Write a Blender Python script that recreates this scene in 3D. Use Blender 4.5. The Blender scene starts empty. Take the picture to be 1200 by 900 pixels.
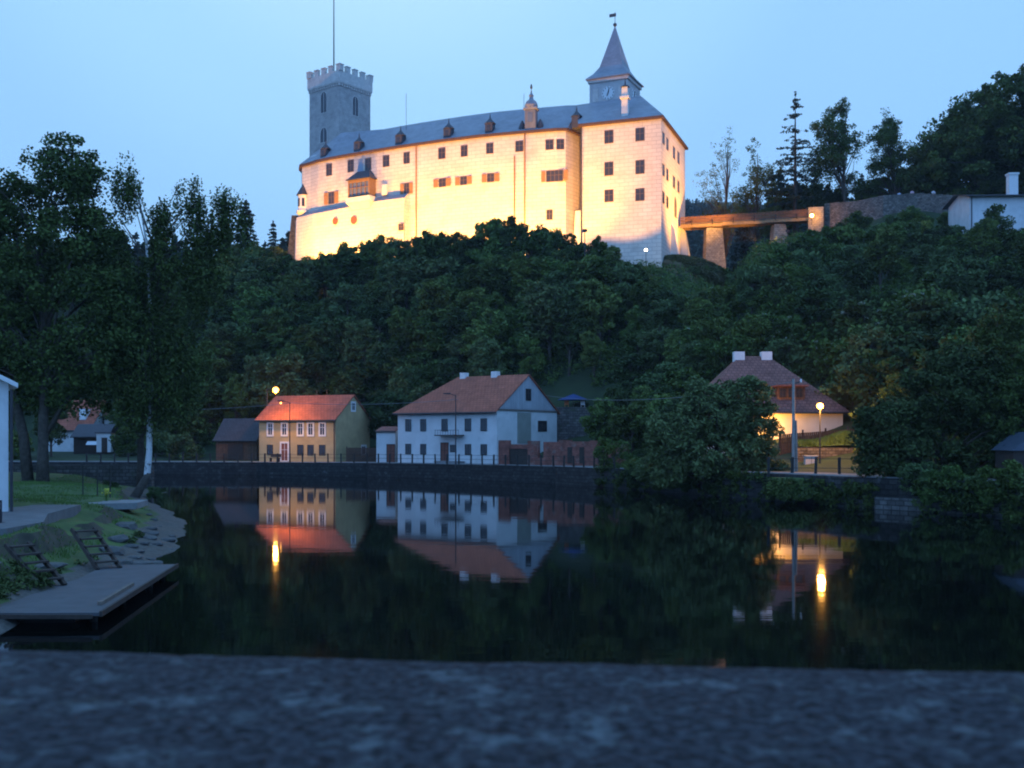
import bpy, math, random
import numpy as np
from mathutils import Vector, Matrix, noise
R = math.radians
random.seed(7)
C = bpy.context.scene.collection
scene = bpy.context.scene

# ------------------------------------------------------------------ camera
cam_d = bpy.data.cameras.new('camera'); cam = bpy.data.objects.new('camera', cam_d); C.objects.link(cam)
cam.location = (0, 0, 4.5); cam.rotation_euler = (R(90), 0, 0)
cam_d.lens = 38.0; cam_d.sensor_width = 36; cam_d.shift_y = 62 / 1200
cam_d.clip_start = 0.05; cam_d.clip_end = 6000
cam_d.dof.use_dof = True; cam_d.dof.focus_distance = 140; cam_d.dof.aperture_fstop = 8.5
scene.camera = cam
# ------------------------------------------------------------------ sky (blue hour)
w = bpy.data.worlds.new('World'); scene.world = w; w.use_nodes = True
nt = w.node_tree; nt.nodes.clear()
out = nt.nodes.new('ShaderNodeOutputWorld'); bg = nt.nodes.new('ShaderNodeBackground')
sky = nt.nodes.new('ShaderNodeTexSky'); sky.sky_type = 'NISHITA'; sky.sun_disc = False
sky.sun_elevation = R(2.0); sky.sun_rotation = R(200); sky.altitude = 500; sky.air_density = 1.0; sky.dust_density = 0.6; sky.ozone_density = 3.0
sc_ = nt.nodes.new('ShaderNodeMixRGB'); sc_.blend_type = 'MULTIPLY'; sc_.inputs[0].default_value = 1; sc_.inputs[2].default_value = (0.10, 0.12, 0.15, 1)
tc = nt.nodes.new('ShaderNodeTexCoord'); dt = nt.nodes.new('ShaderNodeVectorMath'); dt.operation = 'DOT_PRODUCT'
g = Vector((-0.12, 1.0, 0.62)).normalized(); dt.inputs[1].default_value = g
nrm = nt.nodes.new('ShaderNodeVectorMath'); nrm.operation = 'NORMALIZE'
rp = nt.nodes.new('ShaderNodeValToRGB'); rp.color_ramp.interpolation = 'EASE'
e = rp.color_ramp.elements
e[0].position = 0.0; e[0].color = (0.31, 0.76, 1.70, 1)
e[1].position = 1.0; e[1].color = (0.60, 0.95, 1.25, 1)
for pos, col in ((0.72, (0.34, 0.72, 1.32, 1)), (0.92, (0.39, 0.74, 1.20, 1)), (0.965, (0.46, 0.83, 1.22, 1))):
    k = e.new(pos); k.color = col
mx = nt.nodes.new('ShaderNodeMixRGB'); mx.inputs[0].default_value = 0.94
L = nt.links.new
L(tc.outputs['Generated'], nrm.inputs[0]); L(nrm.outputs[0], dt.inputs[0]); L(dt.outputs['Value'], rp.inputs[0])
L(sky.outputs[0], sc_.inputs[1]); L(sc_.outputs[0], mx.inputs[1]); L(rp.outputs[0], mx.inputs[2]); L(mx.outputs[0], bg.inputs[0])
bg.inputs[1].default_value = 1.0; L(bg.outputs[0], out.inputs[0])
# last glow of the sun that has set, behind the camera: very faint and very soft
sd = bpy.data.lights.new('sun', 'SUN'); sd.energy = 0.05; sd.angle = R(40); sd.color = (0.85, 0.9, 1.0)
so = bpy.data.objects.new('sun', sd); C.objects.link(so); so.rotation_euler = (R(70), 0, R(-20))
vs = scene.view_settings
vs.view_transform = 'Standard'; vs.look = 'None'; vs.gamma = 1; vs.exposure = 0.0; vs.use_curve_mapping = False
cy = scene.cycles
cy.use_denoising = True; cy.pixel_filter_type = 'BLACKMAN_HARRIS'; cy.filter_width = 2.0; cy.max_bounces = 5; cy.diffuse_bounces = 2; cy.glossy_bounces = 3; cy.transmission_bounces = 3
cy.volume_bounces = 0; cy.sample_clamp_indirect = 4; cy.caustics_reflective = False; cy.caustics_refractive = False
try:
    cy.denoiser = 'OPENIMAGEDENOISE'; cy.denoising_input_passes = 'RGB_ALBEDO_NORMAL'
except Exception: pass
SODIUM = (1.0, 0.44, 0.08)
FLOOD = (1.0, 0.44, 0.07)

# ------------------------------------------------------------------ materials
MATS = {}
def mat(name, col, rough=0.9, var=0.25, scale=3.0, bump=0.0, brick=None, metal=0.0, emit=None, spec=0.3, col2=None, objrand=0.0, detail=6, patch=None):
    if name in MATS: return MATS[name]
    m = bpy.data.materials.new(name); m.use_nodes = True; n = m.node_tree; N = n.nodes; K = n.links.new
    b = N['Principled BSDF']
    b.inputs['Roughness'].default_value = rough; b.inputs['Metallic'].default_value = metal
    b.inputs['Specular IOR Level'].default_value = spec
    if emit:
        b.inputs['Base Color'].default_value = (*col, 1)
        b.inputs['Emission Color'].default_value = (*emit[0], 1); b.inputs['Emission Strength'].default_value = emit[1]
        MATS[name] = m; return m
    tcn = N.new('ShaderNodeTexCoord')
    uv = tcn.outputs['UV'] if brick else tcn.outputs['Object']
    nz = N.new('ShaderNodeTexNoise'); nz.inputs['Scale'].default_value = scale; nz.inputs['Detail'].default_value = detail; nz.inputs['Roughness'].default_value = 0.65
    K(tcn.outputs['Object'], nz.inputs['Vector'])
    cr = N.new('ShaderNodeValToRGB'); el = cr.color_ramp.elements
    c2 = col2 if col2 else tuple(c * (1 - var) for c in col)
    c1 = col if col2 else tuple(min(1, c * (1 + var * .5)) for c in col)
    el[0].position = 0.32; el[0].color = (*c2, 1); el[1].position = 0.68; el[1].color = (*c1, 1)
    K(nz.outputs[0], cr.inputs[0]); src = cr.outputs[0]
    hsrc = nz.outputs[0]
    if brick:   # (block w, block h, mortar size, mortar colour, strength)
        bt = N.new('ShaderNodeTexBrick'); bt.inputs['Scale'].default_value = 1.0
        bt.inputs['Brick Width'].default_value = brick[0]; bt.inputs['Row Height'].default_value = brick[1]
        bt.inputs['Mortar Size'].default_value = brick[2]; bt.inputs['Mortar Smooth'].default_value = 0.3
        bt.inputs['Color1'].default_value = (1, 1, 1, 1); bt.inputs['Color2'].default_value = (brick[4],) * 3 + (1,)
        bt.inputs['Mortar'].default_value = (*brick[3], 1)
        K(uv, bt.inputs['Vector'])
        mu = N.new('ShaderNodeMixRGB'); mu.blend_type = 'MULTIPLY'; mu.inputs[0].default_value = 1
        K(src, mu.inputs[1]); K(bt.outputs[0], mu.inputs[2]); src = mu.outputs[0]
        if bump: hsrc = bt.outputs['Fac']
    if patch:   # (colour, scale, threshold) stains and patches with a shape of their own
        n2 = N.new('ShaderNodeTexNoise'); n2.inputs['Scale'].default_value = patch[1]; n2.inputs['Detail'].default_value = 8; n2.inputs['Roughness'].default_value = 0.7
        K(tcn.outputs['Object'], n2.inputs['Vector'])
        r2 = N.new('ShaderNodeValToRGB'); r2.color_ramp.elements[0].position = patch[2]; r2.color_ramp.elements[1].position = patch[2] + 0.12
        r2.color_ramp.elements[1].color = (patch[3],) * 3 + (1,)
        K(n2.outputs[0], r2.inputs[0])
        m2 = N.new('ShaderNodeMixRGB'); K(r2.outputs[0], m2.inputs[0]); K(src, m2.inputs[1]); m2.inputs[2].default_value = (*patch[0], 1); src = m2.outputs[0]
    if objrand:
        oi = N.new('ShaderNodeObjectInfo'); hs = N.new('ShaderNodeHueSaturation')
        mr = N.new('ShaderNodeMapRange'); mr.inputs['To Min'].default_value = 1 - objrand; mr.inputs['To Max'].default_value = 1 + objrand
        K(oi.outputs['Random'], mr.inputs['Value']); K(mr.outputs[0], hs.inputs['Value'])
        mr2 = N.new('ShaderNodeMapRange'); mr2.inputs['To Min'].default_value = 0.49; mr2.inputs['To Max'].default_value = 0.525
        ml = N.new('ShaderNodeMath'); ml.operation = 'MULTIPLY'; ml.inputs[1].default_value = 7.31
        fr = N.new('ShaderNodeMath'); fr.operation = 'FRACT'; K(oi.outputs['Random'], ml.inputs[0]); K(ml.outputs[0], fr.inputs[0]); K(fr.outputs[0], mr2.inputs['Value'])
        K(mr2.outputs[0], hs.inputs['Hue']); K(src, hs.inputs['Color']); src = hs.outputs[0]
    K(src, b.inputs['Base Color'])
    if bump:
        bp = N.new('ShaderNodeBump'); bp.inputs['Strength'].default_value = min(1, abs(bump)); bp.inputs['Distance'].default_value = 0.04
        bp.invert = bool(brick)
        K(hsrc, bp.inputs['Height']); K(bp.outputs[0], b.inputs['Normal'])
    MATS[name] = m; return m

M_castle = mat('castle_sgraffito', (0.72, 0.65, 0.56), 0.9, 0.10, 0.35, brick=(1.5, 0.62, 0.035, (0.62, 0.60, 0.60), 0.90), patch=((0.48, 0.42, 0.36), 0.30, 0.54, 0.6))
M_castle_plain = mat('castle_plaster', (0.70, 0.67, 0.60), 0.9, 0.12, 0.8)
M_tower = mat('tower_stone', (0.45, 0.415, 0.38), 0.95, 0.25, 0.8, brick=(0.9, 0.4, 0.03, (0.8, 0.8, 0.82), 0.88), patch=((0.24, 0.23, 0.23), 0.30, 0.55, 0.6))
M_towertrim = mat('tower_plaster', (0.58, 0.53, 0.48), 0.95, 0.2, 1.5)
M_slate = mat('slate_roof', (0.27, 0.28, 0.31), 0.55, 0.18, 0.5, brick=(0.5, 0.3, 0.02, (0.8, 0.8, 0.8), 0.85), patch=((0.30, 0.31, 0.33), 0.3, 0.55, 0.5))
M_lead = mat('dark_metal_roof', (0.055, 0.055, 0.065), 0.5, 0.2, 2)
M_eave = mat('eave_wood', (0.10, 0.06, 0.045), 0.8, 0.3, 3)
M_winframe = mat('castle_window_frame', (0.16, 0.10, 0.07), 0.7, 0.2, 4)
M_glass = mat('dark_glass', (0.03, 0.03, 0.035), 0.12, 0.1, 2, spec=0.5)
M_glassblue = mat('pale_glass', (0.12, 0.14, 0.17), 0.1, 0.1, 2, spec=0.6)
M_shut = mat('shutter_red', (0.33, 0.17, 0.08), 0.8, 0.2, 5)
M_tile = mat('red_tile', (0.45, 0.130, 0.075), 0.85, 0.3, 0.9, brick=(0.45, 0.42, 0.045, (0.55, 0.52, 0.5), 0.78), bump=0.8, patch=((0.20, 0.08, 0.055), 0.5, 0.56, 0.6))
M_tile2 = mat('brown_tile', (0.32, 0.13, 0.10), 0.85, 0.3, 1.2, brick=(0.4, 0.38, 0.04, (0.5, 0.5, 0.5), 0.75), bump=0.8)
M_yellow = mat('ochre_plaster', (0.46, 0.35, 0.18), 0.9, 0.18, 0.9, bump=0.1, patch=((0.34, 0.27, 0.16), 0.8, 0.6, 0.5))
M_white = mat('white_plaster', (0.62, 0.62, 0.60), 0.9, 0.14, 0.7, bump=0.1, patch=((0.40, 0.41, 0.40), 0.6, 0.58, 0.55))
M_gable = mat('grey_board', (0.42, 0.44, 0.46), 0.85, 0.15, 0.8, brick=(0.35, 6.0, 0.03, (0.6, 0.6, 0.6), 0.84))
M_trim = mat('white_trim', (0.72, 0.71, 0.68), 0.8, 0.08, 4)
M_wood = mat('brown_wood', (0.14, 0.075, 0.045), 0.85, 0.4, 4, brick=(0.22, 9.0, 0.02, (0.4, 0.4, 0.4), 0.7))
M_darkwood = mat('dark_wood', (0.055, 0.04, 0.032), 0.85, 0.4, 6)
M_greywood = mat('weathered_wood', (0.16, 0.13, 0.105), 0.85, 0.4, 6)
M_door = mat('red_brown_door', (0.20, 0.07, 0.045), 0.7, 0.25, 5)
M_brick = mat('old_brick', (0.30, 0.10, 0.07), 0.95, 0.45, 1.6, brick=(0.3, 0.1, 0.012, (0.9, 1.2, 1.3), 0.7), patch=((0.24, 0.2, 0.17), 1.1, 0.55, 0.8))
M_stone = mat('rubble_stone', (0.15, 0.14, 0.13), 0.95, 0.5, 2.0, brick=(0.55, 0.3, 0.035, (0.35, 0.35, 0.35), 0.55), bump=1.0, patch=((0.07, 0.085, 0.05), 0.9, 0.55, 0.7))
M_stonel = mat('pale_rubble', (0.24, 0.21, 0.18), 0.95, 0.5, 2.5, brick=(0.5, 0.24, 0.03, (0.35, 0.33, 0.3), 0.5), bump=1.0)
M_pier = mat('pier_stone', (0.36, 0.31, 0.24), 0.95, 0.4, 1.8, brick=(0.55, 0.32, 0.03, (0.55, 0.5, 0.45), 0.7), bump=1.0)
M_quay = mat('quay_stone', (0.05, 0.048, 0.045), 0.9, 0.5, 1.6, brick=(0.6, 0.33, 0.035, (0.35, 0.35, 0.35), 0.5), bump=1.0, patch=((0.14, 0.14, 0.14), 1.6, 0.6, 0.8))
M_road = mat('road_gravel', (0.20, 0.18, 0.165), 0.95, 0.25, 1.5, bump=0.2)
M_conc = mat('concrete', (0.22, 0.22, 0.215), 0.9, 0.25, 2.0, bump=0.2, patch=((0.16, 0.16, 0.15), 1.3, 0.57, 0.6))
M_metal = mat('dark_metal', (0.05, 0.05, 0.055), 0.5, 0.2, 5, metal=0.3)
M_post = mat('post_paint', (0.035, 0.033, 0.03), 0.7, 0.3, 5)
M_pole = mat('concrete_pole', (0.30, 0.28, 0.25), 0.85, 0.25, 4)
M_black = mat('black_board', (0.02, 0.02, 0.025), 0.6, 0.1, 3)
M_blue = mat('blue_canvas', (0.03, 0.06, 0.18), 0.8, 0.15, 3)
M_bark = mat('bark', (0.085, 0.07, 0.055), 0.95, 0.5, 4, bump=0.6)
M_birch = mat('birch_bark', (0.62, 0.61, 0.58), 0.8, 0.1, 5, patch=((0.03, 0.028, 0.026), 2.6, 0.53, 0.95))
M_leafA = mat('leaf_deciduous', (0.118, 0.150, 0.036), 0.8, 0.4, 0.6, objrand=0.42, col2=(0.062, 0.098, 0.024), spec=0.12)
M_leafB = mat('leaf_oak', (0.082, 0.112, 0.028), 0.8, 0.4, 0.5, objrand=0.1, spec=0.12)
M_leafbirch = mat('leaf_birch', (0.074, 0.100, 0.025), 0.8, 0.4, 0.7, spec=0.12)
M_leafwillow = mat('leaf_willow', (0.110, 0.145, 0.052), 0.8, 0.35, 0.6, objrand=0.15, spec=0.12)
M_leafdark = mat('leaf_dark', (0.058, 0.082, 0.026), 0.8, 0.4, 0.5, objrand=0.2, spec=0.12)
M_leaflight = mat('leaf_light', (0.14, 0.18, 0.045), 0.8, 0.4, 0.6, objrand=0.2, col2=(0.08, 0.115, 0.03), spec=0.12)
M_needle = mat('needle', (0.022, 0.042, 0.026), 0.7, 0.4, 0.8, objrand=0.2)
M_flower = mat('white_blossom', (0.36, 0.37, 0.27), 0.8, 0.2, 3)
M_yelfl = mat('yellow_blossom', (0.50, 0.46, 0.06), 0.8, 0.2, 3)
M_grass = mat('grass_ground', (0.085, 0.13, 0.035), 0.95, 0.4, 0.8, bump=0.4, col2=(0.045, 0.07, 0.025), patch=((0.10, 0.085, 0.05), 0.25, 0.62, 0.7))
M_blade = mat('grass_blade', (0.10, 0.17, 0.035), 0.8, 0.4, 1.2)
M_hill = mat('forest_floor', (0.035, 0.055, 0.022), 0.98, 0.5, 0.3, bump=0.5, col2=(0.022, 0.034, 0.016))
M_gravel = mat('river_gravel', (0.10, 0.092, 0.08), 0.95, 0.4, 6, bump=0.8)
M_rock = mat('bank_rock', (0.11, 0.105, 0.10), 0.9, 0.4, 2.5, bump=0.7, patch=((0.07, 0.08, 0.05), 2.0, 0.55, 0.7))
M_shirt1 = mat('pale_blue_shirt', (0.45, 0.55, 0.70), 0.9, 0.1, 3); M_shirt2 = mat('pink_shirt', (0.70, 0.42, 0.48), 0.9, 0.1, 3); M_shirt3 = mat('white_shirt', (0.7, 0.7, 0.7), 0.9, 0.1, 3)
M_skin = mat('skin', (0.45, 0.28, 0.21), 0.6, 0.1, 3); M_hair = mat('hair', (0.05, 0.035, 0.025), 0.8, 0.2, 9)

# water
m = bpy.data.materials.new('river_water'); m.use_nodes = True; N = m.node_tree.nodes; b = N['Principled BSDF']
b.inputs['Base Color'].default_value = (0.003, 0.0035, 0.003, 1); b.inputs['Roughness'].default_value = 0.035; b.inputs['IOR'].default_value = 1.33
tcn = N.new('ShaderNodeTexCoord'); mp = N.new('ShaderNodeMapping'); mp.inputs['Scale'].default_value = (0.5, 1.3, 1)
n1 = N.new('ShaderNodeTexNoise'); n1.inputs['Scale'].default_value = 0.8; n1.inputs['Detail'].default_value = 3
bp = N.new('ShaderNodeBump'); bp.inputs['Strength'].default_value = 0.10; bp.inputs['Distance'].default_value = 0.03
kl = m.node_tree.links.new
kl(tcn.outputs['Object'], mp.inputs[0]); kl(mp.outputs[0], n1.inputs['Vector']); kl(n1.outputs[0], bp.inputs['Height']); kl(bp.outputs[0], b.inputs['Normal'])
M_water = m
# parapet stone: dark weathered granite, some camera-side shade put into its tone, pale lichen blotches
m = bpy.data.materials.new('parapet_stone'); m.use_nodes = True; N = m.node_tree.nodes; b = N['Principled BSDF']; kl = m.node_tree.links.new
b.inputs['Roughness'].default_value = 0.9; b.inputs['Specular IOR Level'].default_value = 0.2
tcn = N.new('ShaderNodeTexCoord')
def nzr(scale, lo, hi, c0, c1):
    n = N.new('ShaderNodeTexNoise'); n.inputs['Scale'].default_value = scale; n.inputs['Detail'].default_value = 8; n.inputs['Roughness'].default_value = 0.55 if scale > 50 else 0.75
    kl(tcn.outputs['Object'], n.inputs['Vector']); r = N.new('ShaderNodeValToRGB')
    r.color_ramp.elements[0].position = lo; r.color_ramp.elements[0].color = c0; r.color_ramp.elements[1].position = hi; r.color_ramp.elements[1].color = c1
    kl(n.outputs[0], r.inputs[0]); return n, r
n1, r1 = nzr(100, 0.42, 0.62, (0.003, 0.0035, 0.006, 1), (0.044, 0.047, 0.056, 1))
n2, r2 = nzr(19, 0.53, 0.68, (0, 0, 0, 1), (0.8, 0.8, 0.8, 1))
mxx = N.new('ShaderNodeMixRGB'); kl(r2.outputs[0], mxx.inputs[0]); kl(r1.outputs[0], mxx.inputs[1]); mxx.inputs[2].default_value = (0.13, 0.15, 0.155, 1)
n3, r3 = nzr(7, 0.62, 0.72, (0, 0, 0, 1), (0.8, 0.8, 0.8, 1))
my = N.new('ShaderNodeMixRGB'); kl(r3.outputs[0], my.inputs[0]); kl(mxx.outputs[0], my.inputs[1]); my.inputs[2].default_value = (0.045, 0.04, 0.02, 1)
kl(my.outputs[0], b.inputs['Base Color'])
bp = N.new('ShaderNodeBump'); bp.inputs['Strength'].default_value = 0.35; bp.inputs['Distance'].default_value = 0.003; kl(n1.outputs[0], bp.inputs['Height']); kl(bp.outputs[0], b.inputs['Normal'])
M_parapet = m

# ------------------------------------------------------------------ helpers
F = 1267.0
def zat(y, Y): return 4.5 + (512 - y) / F * Y
def xat(u, Y): return (u - 600) / F * Y

def auto_uv(me):
    uvl = me.uv_layers.new(name='UVMap'); me.calc_loop_triangles()
    co = np.empty(len(me.vertices) * 3, 'f'); me.vertices.foreach_get('co', co); co = co.reshape(-1, 3)
    for p in me.polygons:
        n = p.normal
        h = math.hypot(n.x, n.y)
        if h < 0.05: t = Vector((1, 0, 0)); v = Vector((0, 1, 0))
        else: t = Vector((-n.y / h, n.x / h, 0)); v = n.cross(t)
        for li in p.loop_indices:
            c = co[me.loops[li].vertex_index]
            uvl.data[li].uv = (c[0] * t.x + c[1] * t.y, c[0] * v.x + c[1] * v.y + c[2] * v.z)

def wloc(o):
    v = Vector((0, 0, 0))
    while o: v += Vector(o.location); o = o.parent
    return v

class MB:
    def __init__(s): s.v = []; s.f = []
    def poly(s, pts):
        i = len(s.v); s.v += [tuple(p) for p in pts]; s.f.append(tuple(range(i, i + len(pts)))); return s
    def prism(s, pts, z0, z1, top=None, caps=True):
        n = len(pts); i = len(s.v); tp = top or pts
        a = sum(pts[k][0] * pts[(k + 1) % n][1] - pts[(k + 1) % n][0] * pts[k][1] for k in range(n))
        if a < 0: pts = pts[::-1]; tp = tp[::-1]
        s.v += [(p[0], p[1], z0) for p in pts] + [(p[0], p[1], z1) for p in tp]
        for k in range(n): s.f.append((i + k, i + (k + 1) % n, i + n + (k + 1) % n, i + n + k))
        if caps: s.f.append(tuple(i + n + k for k in range(n))); s.f.append(tuple(i + n - 1 - k for k in range(n)))
        return s
    def box(s, cx, cy, cz, dx, dy, dz, rz=0):
        c, q = math.cos(rz), math.sin(rz)
        pts = [(cx + a * dx / 2 * c - b * dy / 2 * q, cy + a * dx / 2 * q + b * dy / 2 * c) for a, b in ((-1, -1), (1, -1), (1, 1), (-1, 1))]
        return s.prism(pts, cz - dz / 2, cz + dz / 2)
    def tube(s, p0, p1, r0, r1=None, n=8, cap=True):
        return s.path([p0, p1], [r0, r0 if r1 is None else r1], n, cap)
    def path(s, pts, rad, n=6, cap=True):
        pts = [Vector(p) for p in pts]; i = len(s.v); m = len(pts)
        for k, p in enumerate(pts):
            d = (pts[min(k + 1, m - 1)] - pts[max(k - 1, 0)])
            if d.length < 1e-6: d = Vector((0, 0, 1))
            d.normalize(); a = Vector((1, 0, 0)) if abs(d.x) < 0.9 else Vector((0, 1, 0))
            x = d.cross(a).normalized(); y = d.cross(x)
            for j in range(n):
                t = 2 * math.pi * j / n; s.v.append(tuple(p + (x * math.cos(t) + y * math.sin(t)) * rad[k]))
        for k in range(m - 1):
            for j in range(n):
                a = i + k * n + j; b = i + k * n + (j + 1) % n; s.f.append((a, b, b + n, a + n))
        if cap: s.f.append(tuple(i + n - 1 - j for j in range(n))); s.f.append(tuple(i + (m - 1) * n + j for j in range(n)))
        return s
    def lathe(s, c, prof, n=12, ry=1.0):
        i = len(s.v); m = len(prof)
        for r, z in prof:
            for j in range(n):
                t = 2 * math.pi * j / n; s.v.append((c[0] + r * math.cos(t), c[1] + r * ry * math.sin(t), c[2] + z))
        for k in range(m - 1):
            for j in range(n):
                a = i + k * n + j; b = i + k * n + (j + 1) % n; s.f.append((a, b, b + n, a + n))
        s.f.append(tuple(i + n - 1 - j for j in range(n))); s.f.append(tuple(i + (m - 1) * n + j for j in range(n)))
        return s
    def wbox(s, p, t, cs, dz0, s0, s1, o0, o1, z0, z1):
        """box on a wall: p origin, t tangent (2d), outward normal (t.y,-t.x)"""
        nx, ny = t[1], -t[0]
        pts = [(p[0] + t[0] * a + nx * b, p[1] + t[1] * a + ny * b) for a, b in ((s0, o0), (s1, o0), (s1, o1), (s0, o1))]
        return s.prism(pts, z0, z1)
    def build(s, name, mt, parent=None, world=False, smooth=False, loc=None, rz=0, uv=True):
        me = bpy.data.meshes.new(name)
        off = wloc(parent) if (world and parent) else Vector((0, 0, 0))
        me.from_pydata([(a[0] - off.x, a[1] - off.y, a[2] - off.z) for a in s.v], [], s.f)
        me.materials.append(mt)
        if smooth: me.polygons.foreach_set('use_smooth', [True] * len(me.polygons))
        if uv: auto_uv(me)
        o = bpy.data.objects.new(name, me); C.objects.link(o)
        if parent: o.parent = parent
        if loc: o.location = loc
        if rz: o.rotation_euler.z = rz
        return o

def tag(o, label=None, cat=None, group=None, kind=None):
    if label: o['label'] = label
    if cat: o['category'] = cat
    if group: o['group'] = group
    if kind: o['kind'] = kind
    return o
def empty(name, loc, rz=0):
    o = bpy.data.objects.new(name, None); C.objects.link(o); o.location = loc; o.rotation_euler.z = rz; o.empty_display_size = 0.3
    return o
def copy_tree(o, parent=None):
    c = o.copy(); C.objects.link(c); c.parent = parent
    for ch in list(o.children): copy_tree(ch, c)
    return c
def spot(name, loc, target, power, size, blend, col=SODIUM, rad=0.1, parent=None):
    l = bpy.data.lights.new(name, 'SPOT'); l.energy = power; l.spot_size = R(size); l.spot_blend = blend; l.color = col; l.shadow_soft_size = rad
    o = bpy.data.objects.new(name, l); C.objects.link(o)
    d = Vector(target) - Vector(loc)
    o.rotation_euler = d.to_track_quat('-Z', 'Y').to_euler()
    if parent: o.parent = parent; o.location = Vector(loc) - wloc(parent)
    else: o.location = loc
    return o
def point(name, loc, power, col=SODIUM, rad=0.12, parent=None):
    l = bpy.data.lights.new(name, 'POINT'); l.energy = power; l.color = col; l.shadow_soft_size = rad
    o = bpy.data.objects.new(name, l); C.objects.link(o)
    if parent: o.parent = parent; o.location = Vector(loc) - wloc(parent)
    else: o.location = loc
    return o

# ------------------------------------------------------------------ the ground
bU = [-3000, -600, 0, 150, 300, 430, 550, 650, 720, 800, 900, 1000, 1100, 1200, 1500, 2200, 4000]
bY = [150, 134, 131, 130, 128, 122.5, 113, 104, 95, 86, 76, 69, 64, 60, 50, 38, 25]
def bank(u): return np.interp(u, bU, bY)
COLS = [
 (-3000, [(0, 1.5), (12, 1.7), (28, 3)], [(190, 22), (230, 38), (300, 48), (500, 70), (1500, 190)]),
 (-300, [(0, 1.5), (12, 1.7), (30, 2.5)], [(190, 18), (230, 34), (300, 45), (500, 70), (1500, 190)]),
 (100, [(0, 1.5), (12, 1.7), (30, 2.5)], [(185, 17), (215, 31), (300, 42), (500, 64), (1500, 180)]),
 (350, [(0, 1.5), (12, 1.6), (18, 3)], [(165, 17), (186, 32), (198, 34), (230, 36), (300, 40), (500, 60), (1500, 170)]),
 (480, [(0, 1.5), (12, 1.6), (20, 3)], [(158, 19), (176, 31), (188, 33), (230, 36), (300, 40), (500, 60), (1500, 170)]),
 (620, [(0, 1.6), (12, 1.7), (22, 3.5)], [(148, 18), (166, 30), (178, 32), (230, 33), (300, 36), (500, 60), (1500, 170)]),
 (720, [(0, 1.7), (12, 1.8), (26, 4)], [(142, 18), (160, 29), (174, 31.5), (230, 32), (300, 40), (500, 70), (1500, 180)]),
 (790, [(0, 1.8), (12, 1.9), (24, 4)], [(138, 19), (158, 28.5), (172, 31.5), (182, 32), (200, 30), (300, 32), (500, 82), (900, 188), (1500, 330)]),
 (850, [(0, 1.8), (12, 2.0), (24, 4.5)], [(138, 21), (163, 26), (180, 30), (220, 28), (300, 32), (500, 82), (900, 188), (1500, 330)]),
 (900, [(0, 1.9), (12, 2.2), (24, 4.6)], [(138, 24), (165, 33), (178, 36.5), (220, 33), (300, 35), (500, 84), (900, 188), (1500, 330)]),
 (960, [(0, 1.9), (12, 2.2), (26, 4.6)], [(130, 19), (160, 33), (176, 38.3), (184, 40.5), (220, 42), (500, 88), (900, 185), (1500, 320)]),
 (1100, [(0, 2.0), (12, 2.2), (26, 5)], [(125, 19), (158, 35.5), (166, 37.3), (171, 41.3), (220, 44), (500, 88), (900, 185), (1500, 320)]),
 (1250, [(0, 2.0), (12, 2.2), (26, 5)], [(120, 19), (144, 31), (153, 32.5), (170, 40), (220, 45), (500, 88), (900, 185), (1500, 320)]),
 (4000, [(0, 2.0), (12, 2.5), (26, 5)], [(120, 19), (144, 31), (153, 32.5), (170, 40), (220, 45), (500, 88), (900, 185), (1500, 320)])]
CU = [c[0] for c in COLS]
def colz(i, b, Y):
    ks = [(b + d, z) for d, z in COLS[i][1]] + COLS[i][2]
    return float(np.interp(Y, [k[0] for k in ks], [k[1] for k in ks]))
def hill(X, Y):
    Yc = max(Y, 20.0)
    u = 600 + F * X / Yc; u = min(max(u, -2999), 3999); b = float(bank(u))
    i = max(0, min(len(CU) - 2, int(np.searchsorted(CU, u, 'right')) - 1))
    t = (u - CU[i]) / (CU[i + 1] - CU[i]); t = t * t * (3 - 2 * t)
    z = colz(i, b, Yc) * (1 - t) + colz(i + 1, b, Yc) * t
    d = Y - b
    if d > 26:
        k = min(1, (d - 26) / 30)
        z += k * (1.6 * noise.noise(Vector((X * .06, Y * .06, 0))) + 0.6 * noise.noise(Vector((X * .21, Y * .21, 3))))
    if d > 200: z += (d - 200) / 300 * 10 * noise.noise(Vector((X * .006, Y * .006, 5)))
    if d < 3.0: z = z - 0.12 - 3.5 * min(1, max(0, (3.0 - d) / 2.2))
    else: z -= 0.12 if d < 12 else 0
    return z
def axis(segs):
    r = []
    for a, b_, st in segs: r += list(np.arange(a, b_, st))
    return r + [segs[-1][1]]
xs = axis([(-1300, -300, 100), (-300, -110, 19), (-110, 110, 1.6), (110, 300, 19), (300, 1300, 100)])
ys = axis([(30, 215, 1.6), (215, 520, 6), (520, 1500, 98)])
v = [(x, y, hill(x, y)) for y in ys for x in xs]; nx = len(xs)
f = [(j * nx + i, j * nx + i + 1, (j + 1) * nx + i + 1, (j + 1) * nx + i) for j in range(len(ys) - 1) for i in range(nx - 1)]
me = bpy.data.meshes.new('hillside'); me.from_pydata(v, [], f); me.materials.append(M_hill); me.polygons.foreach_set('use_smooth', [True] * len(f))
o = bpy.data.objects.new('hillside', me); C.objects.link(o); tag(o, 'steep dark wooded hillside rising from the river to the castle', kind='structure')

tag(MB().poly([(-420, -60, 0), (420, -60, 0), (420, 160, 0), (-420, 160, 0)]).build('river_water', M_water), 'dark still river reflecting houses and lamps', kind='structure')
tag(MB().poly([(-1300, -400, -3.6), (1300, -400, -3.6), (1300, 170, -3.6), (-1300, 170, -3.6)]).build('river_bed', M_gravel), 'river bed under the dark water', kind='structure')

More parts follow.
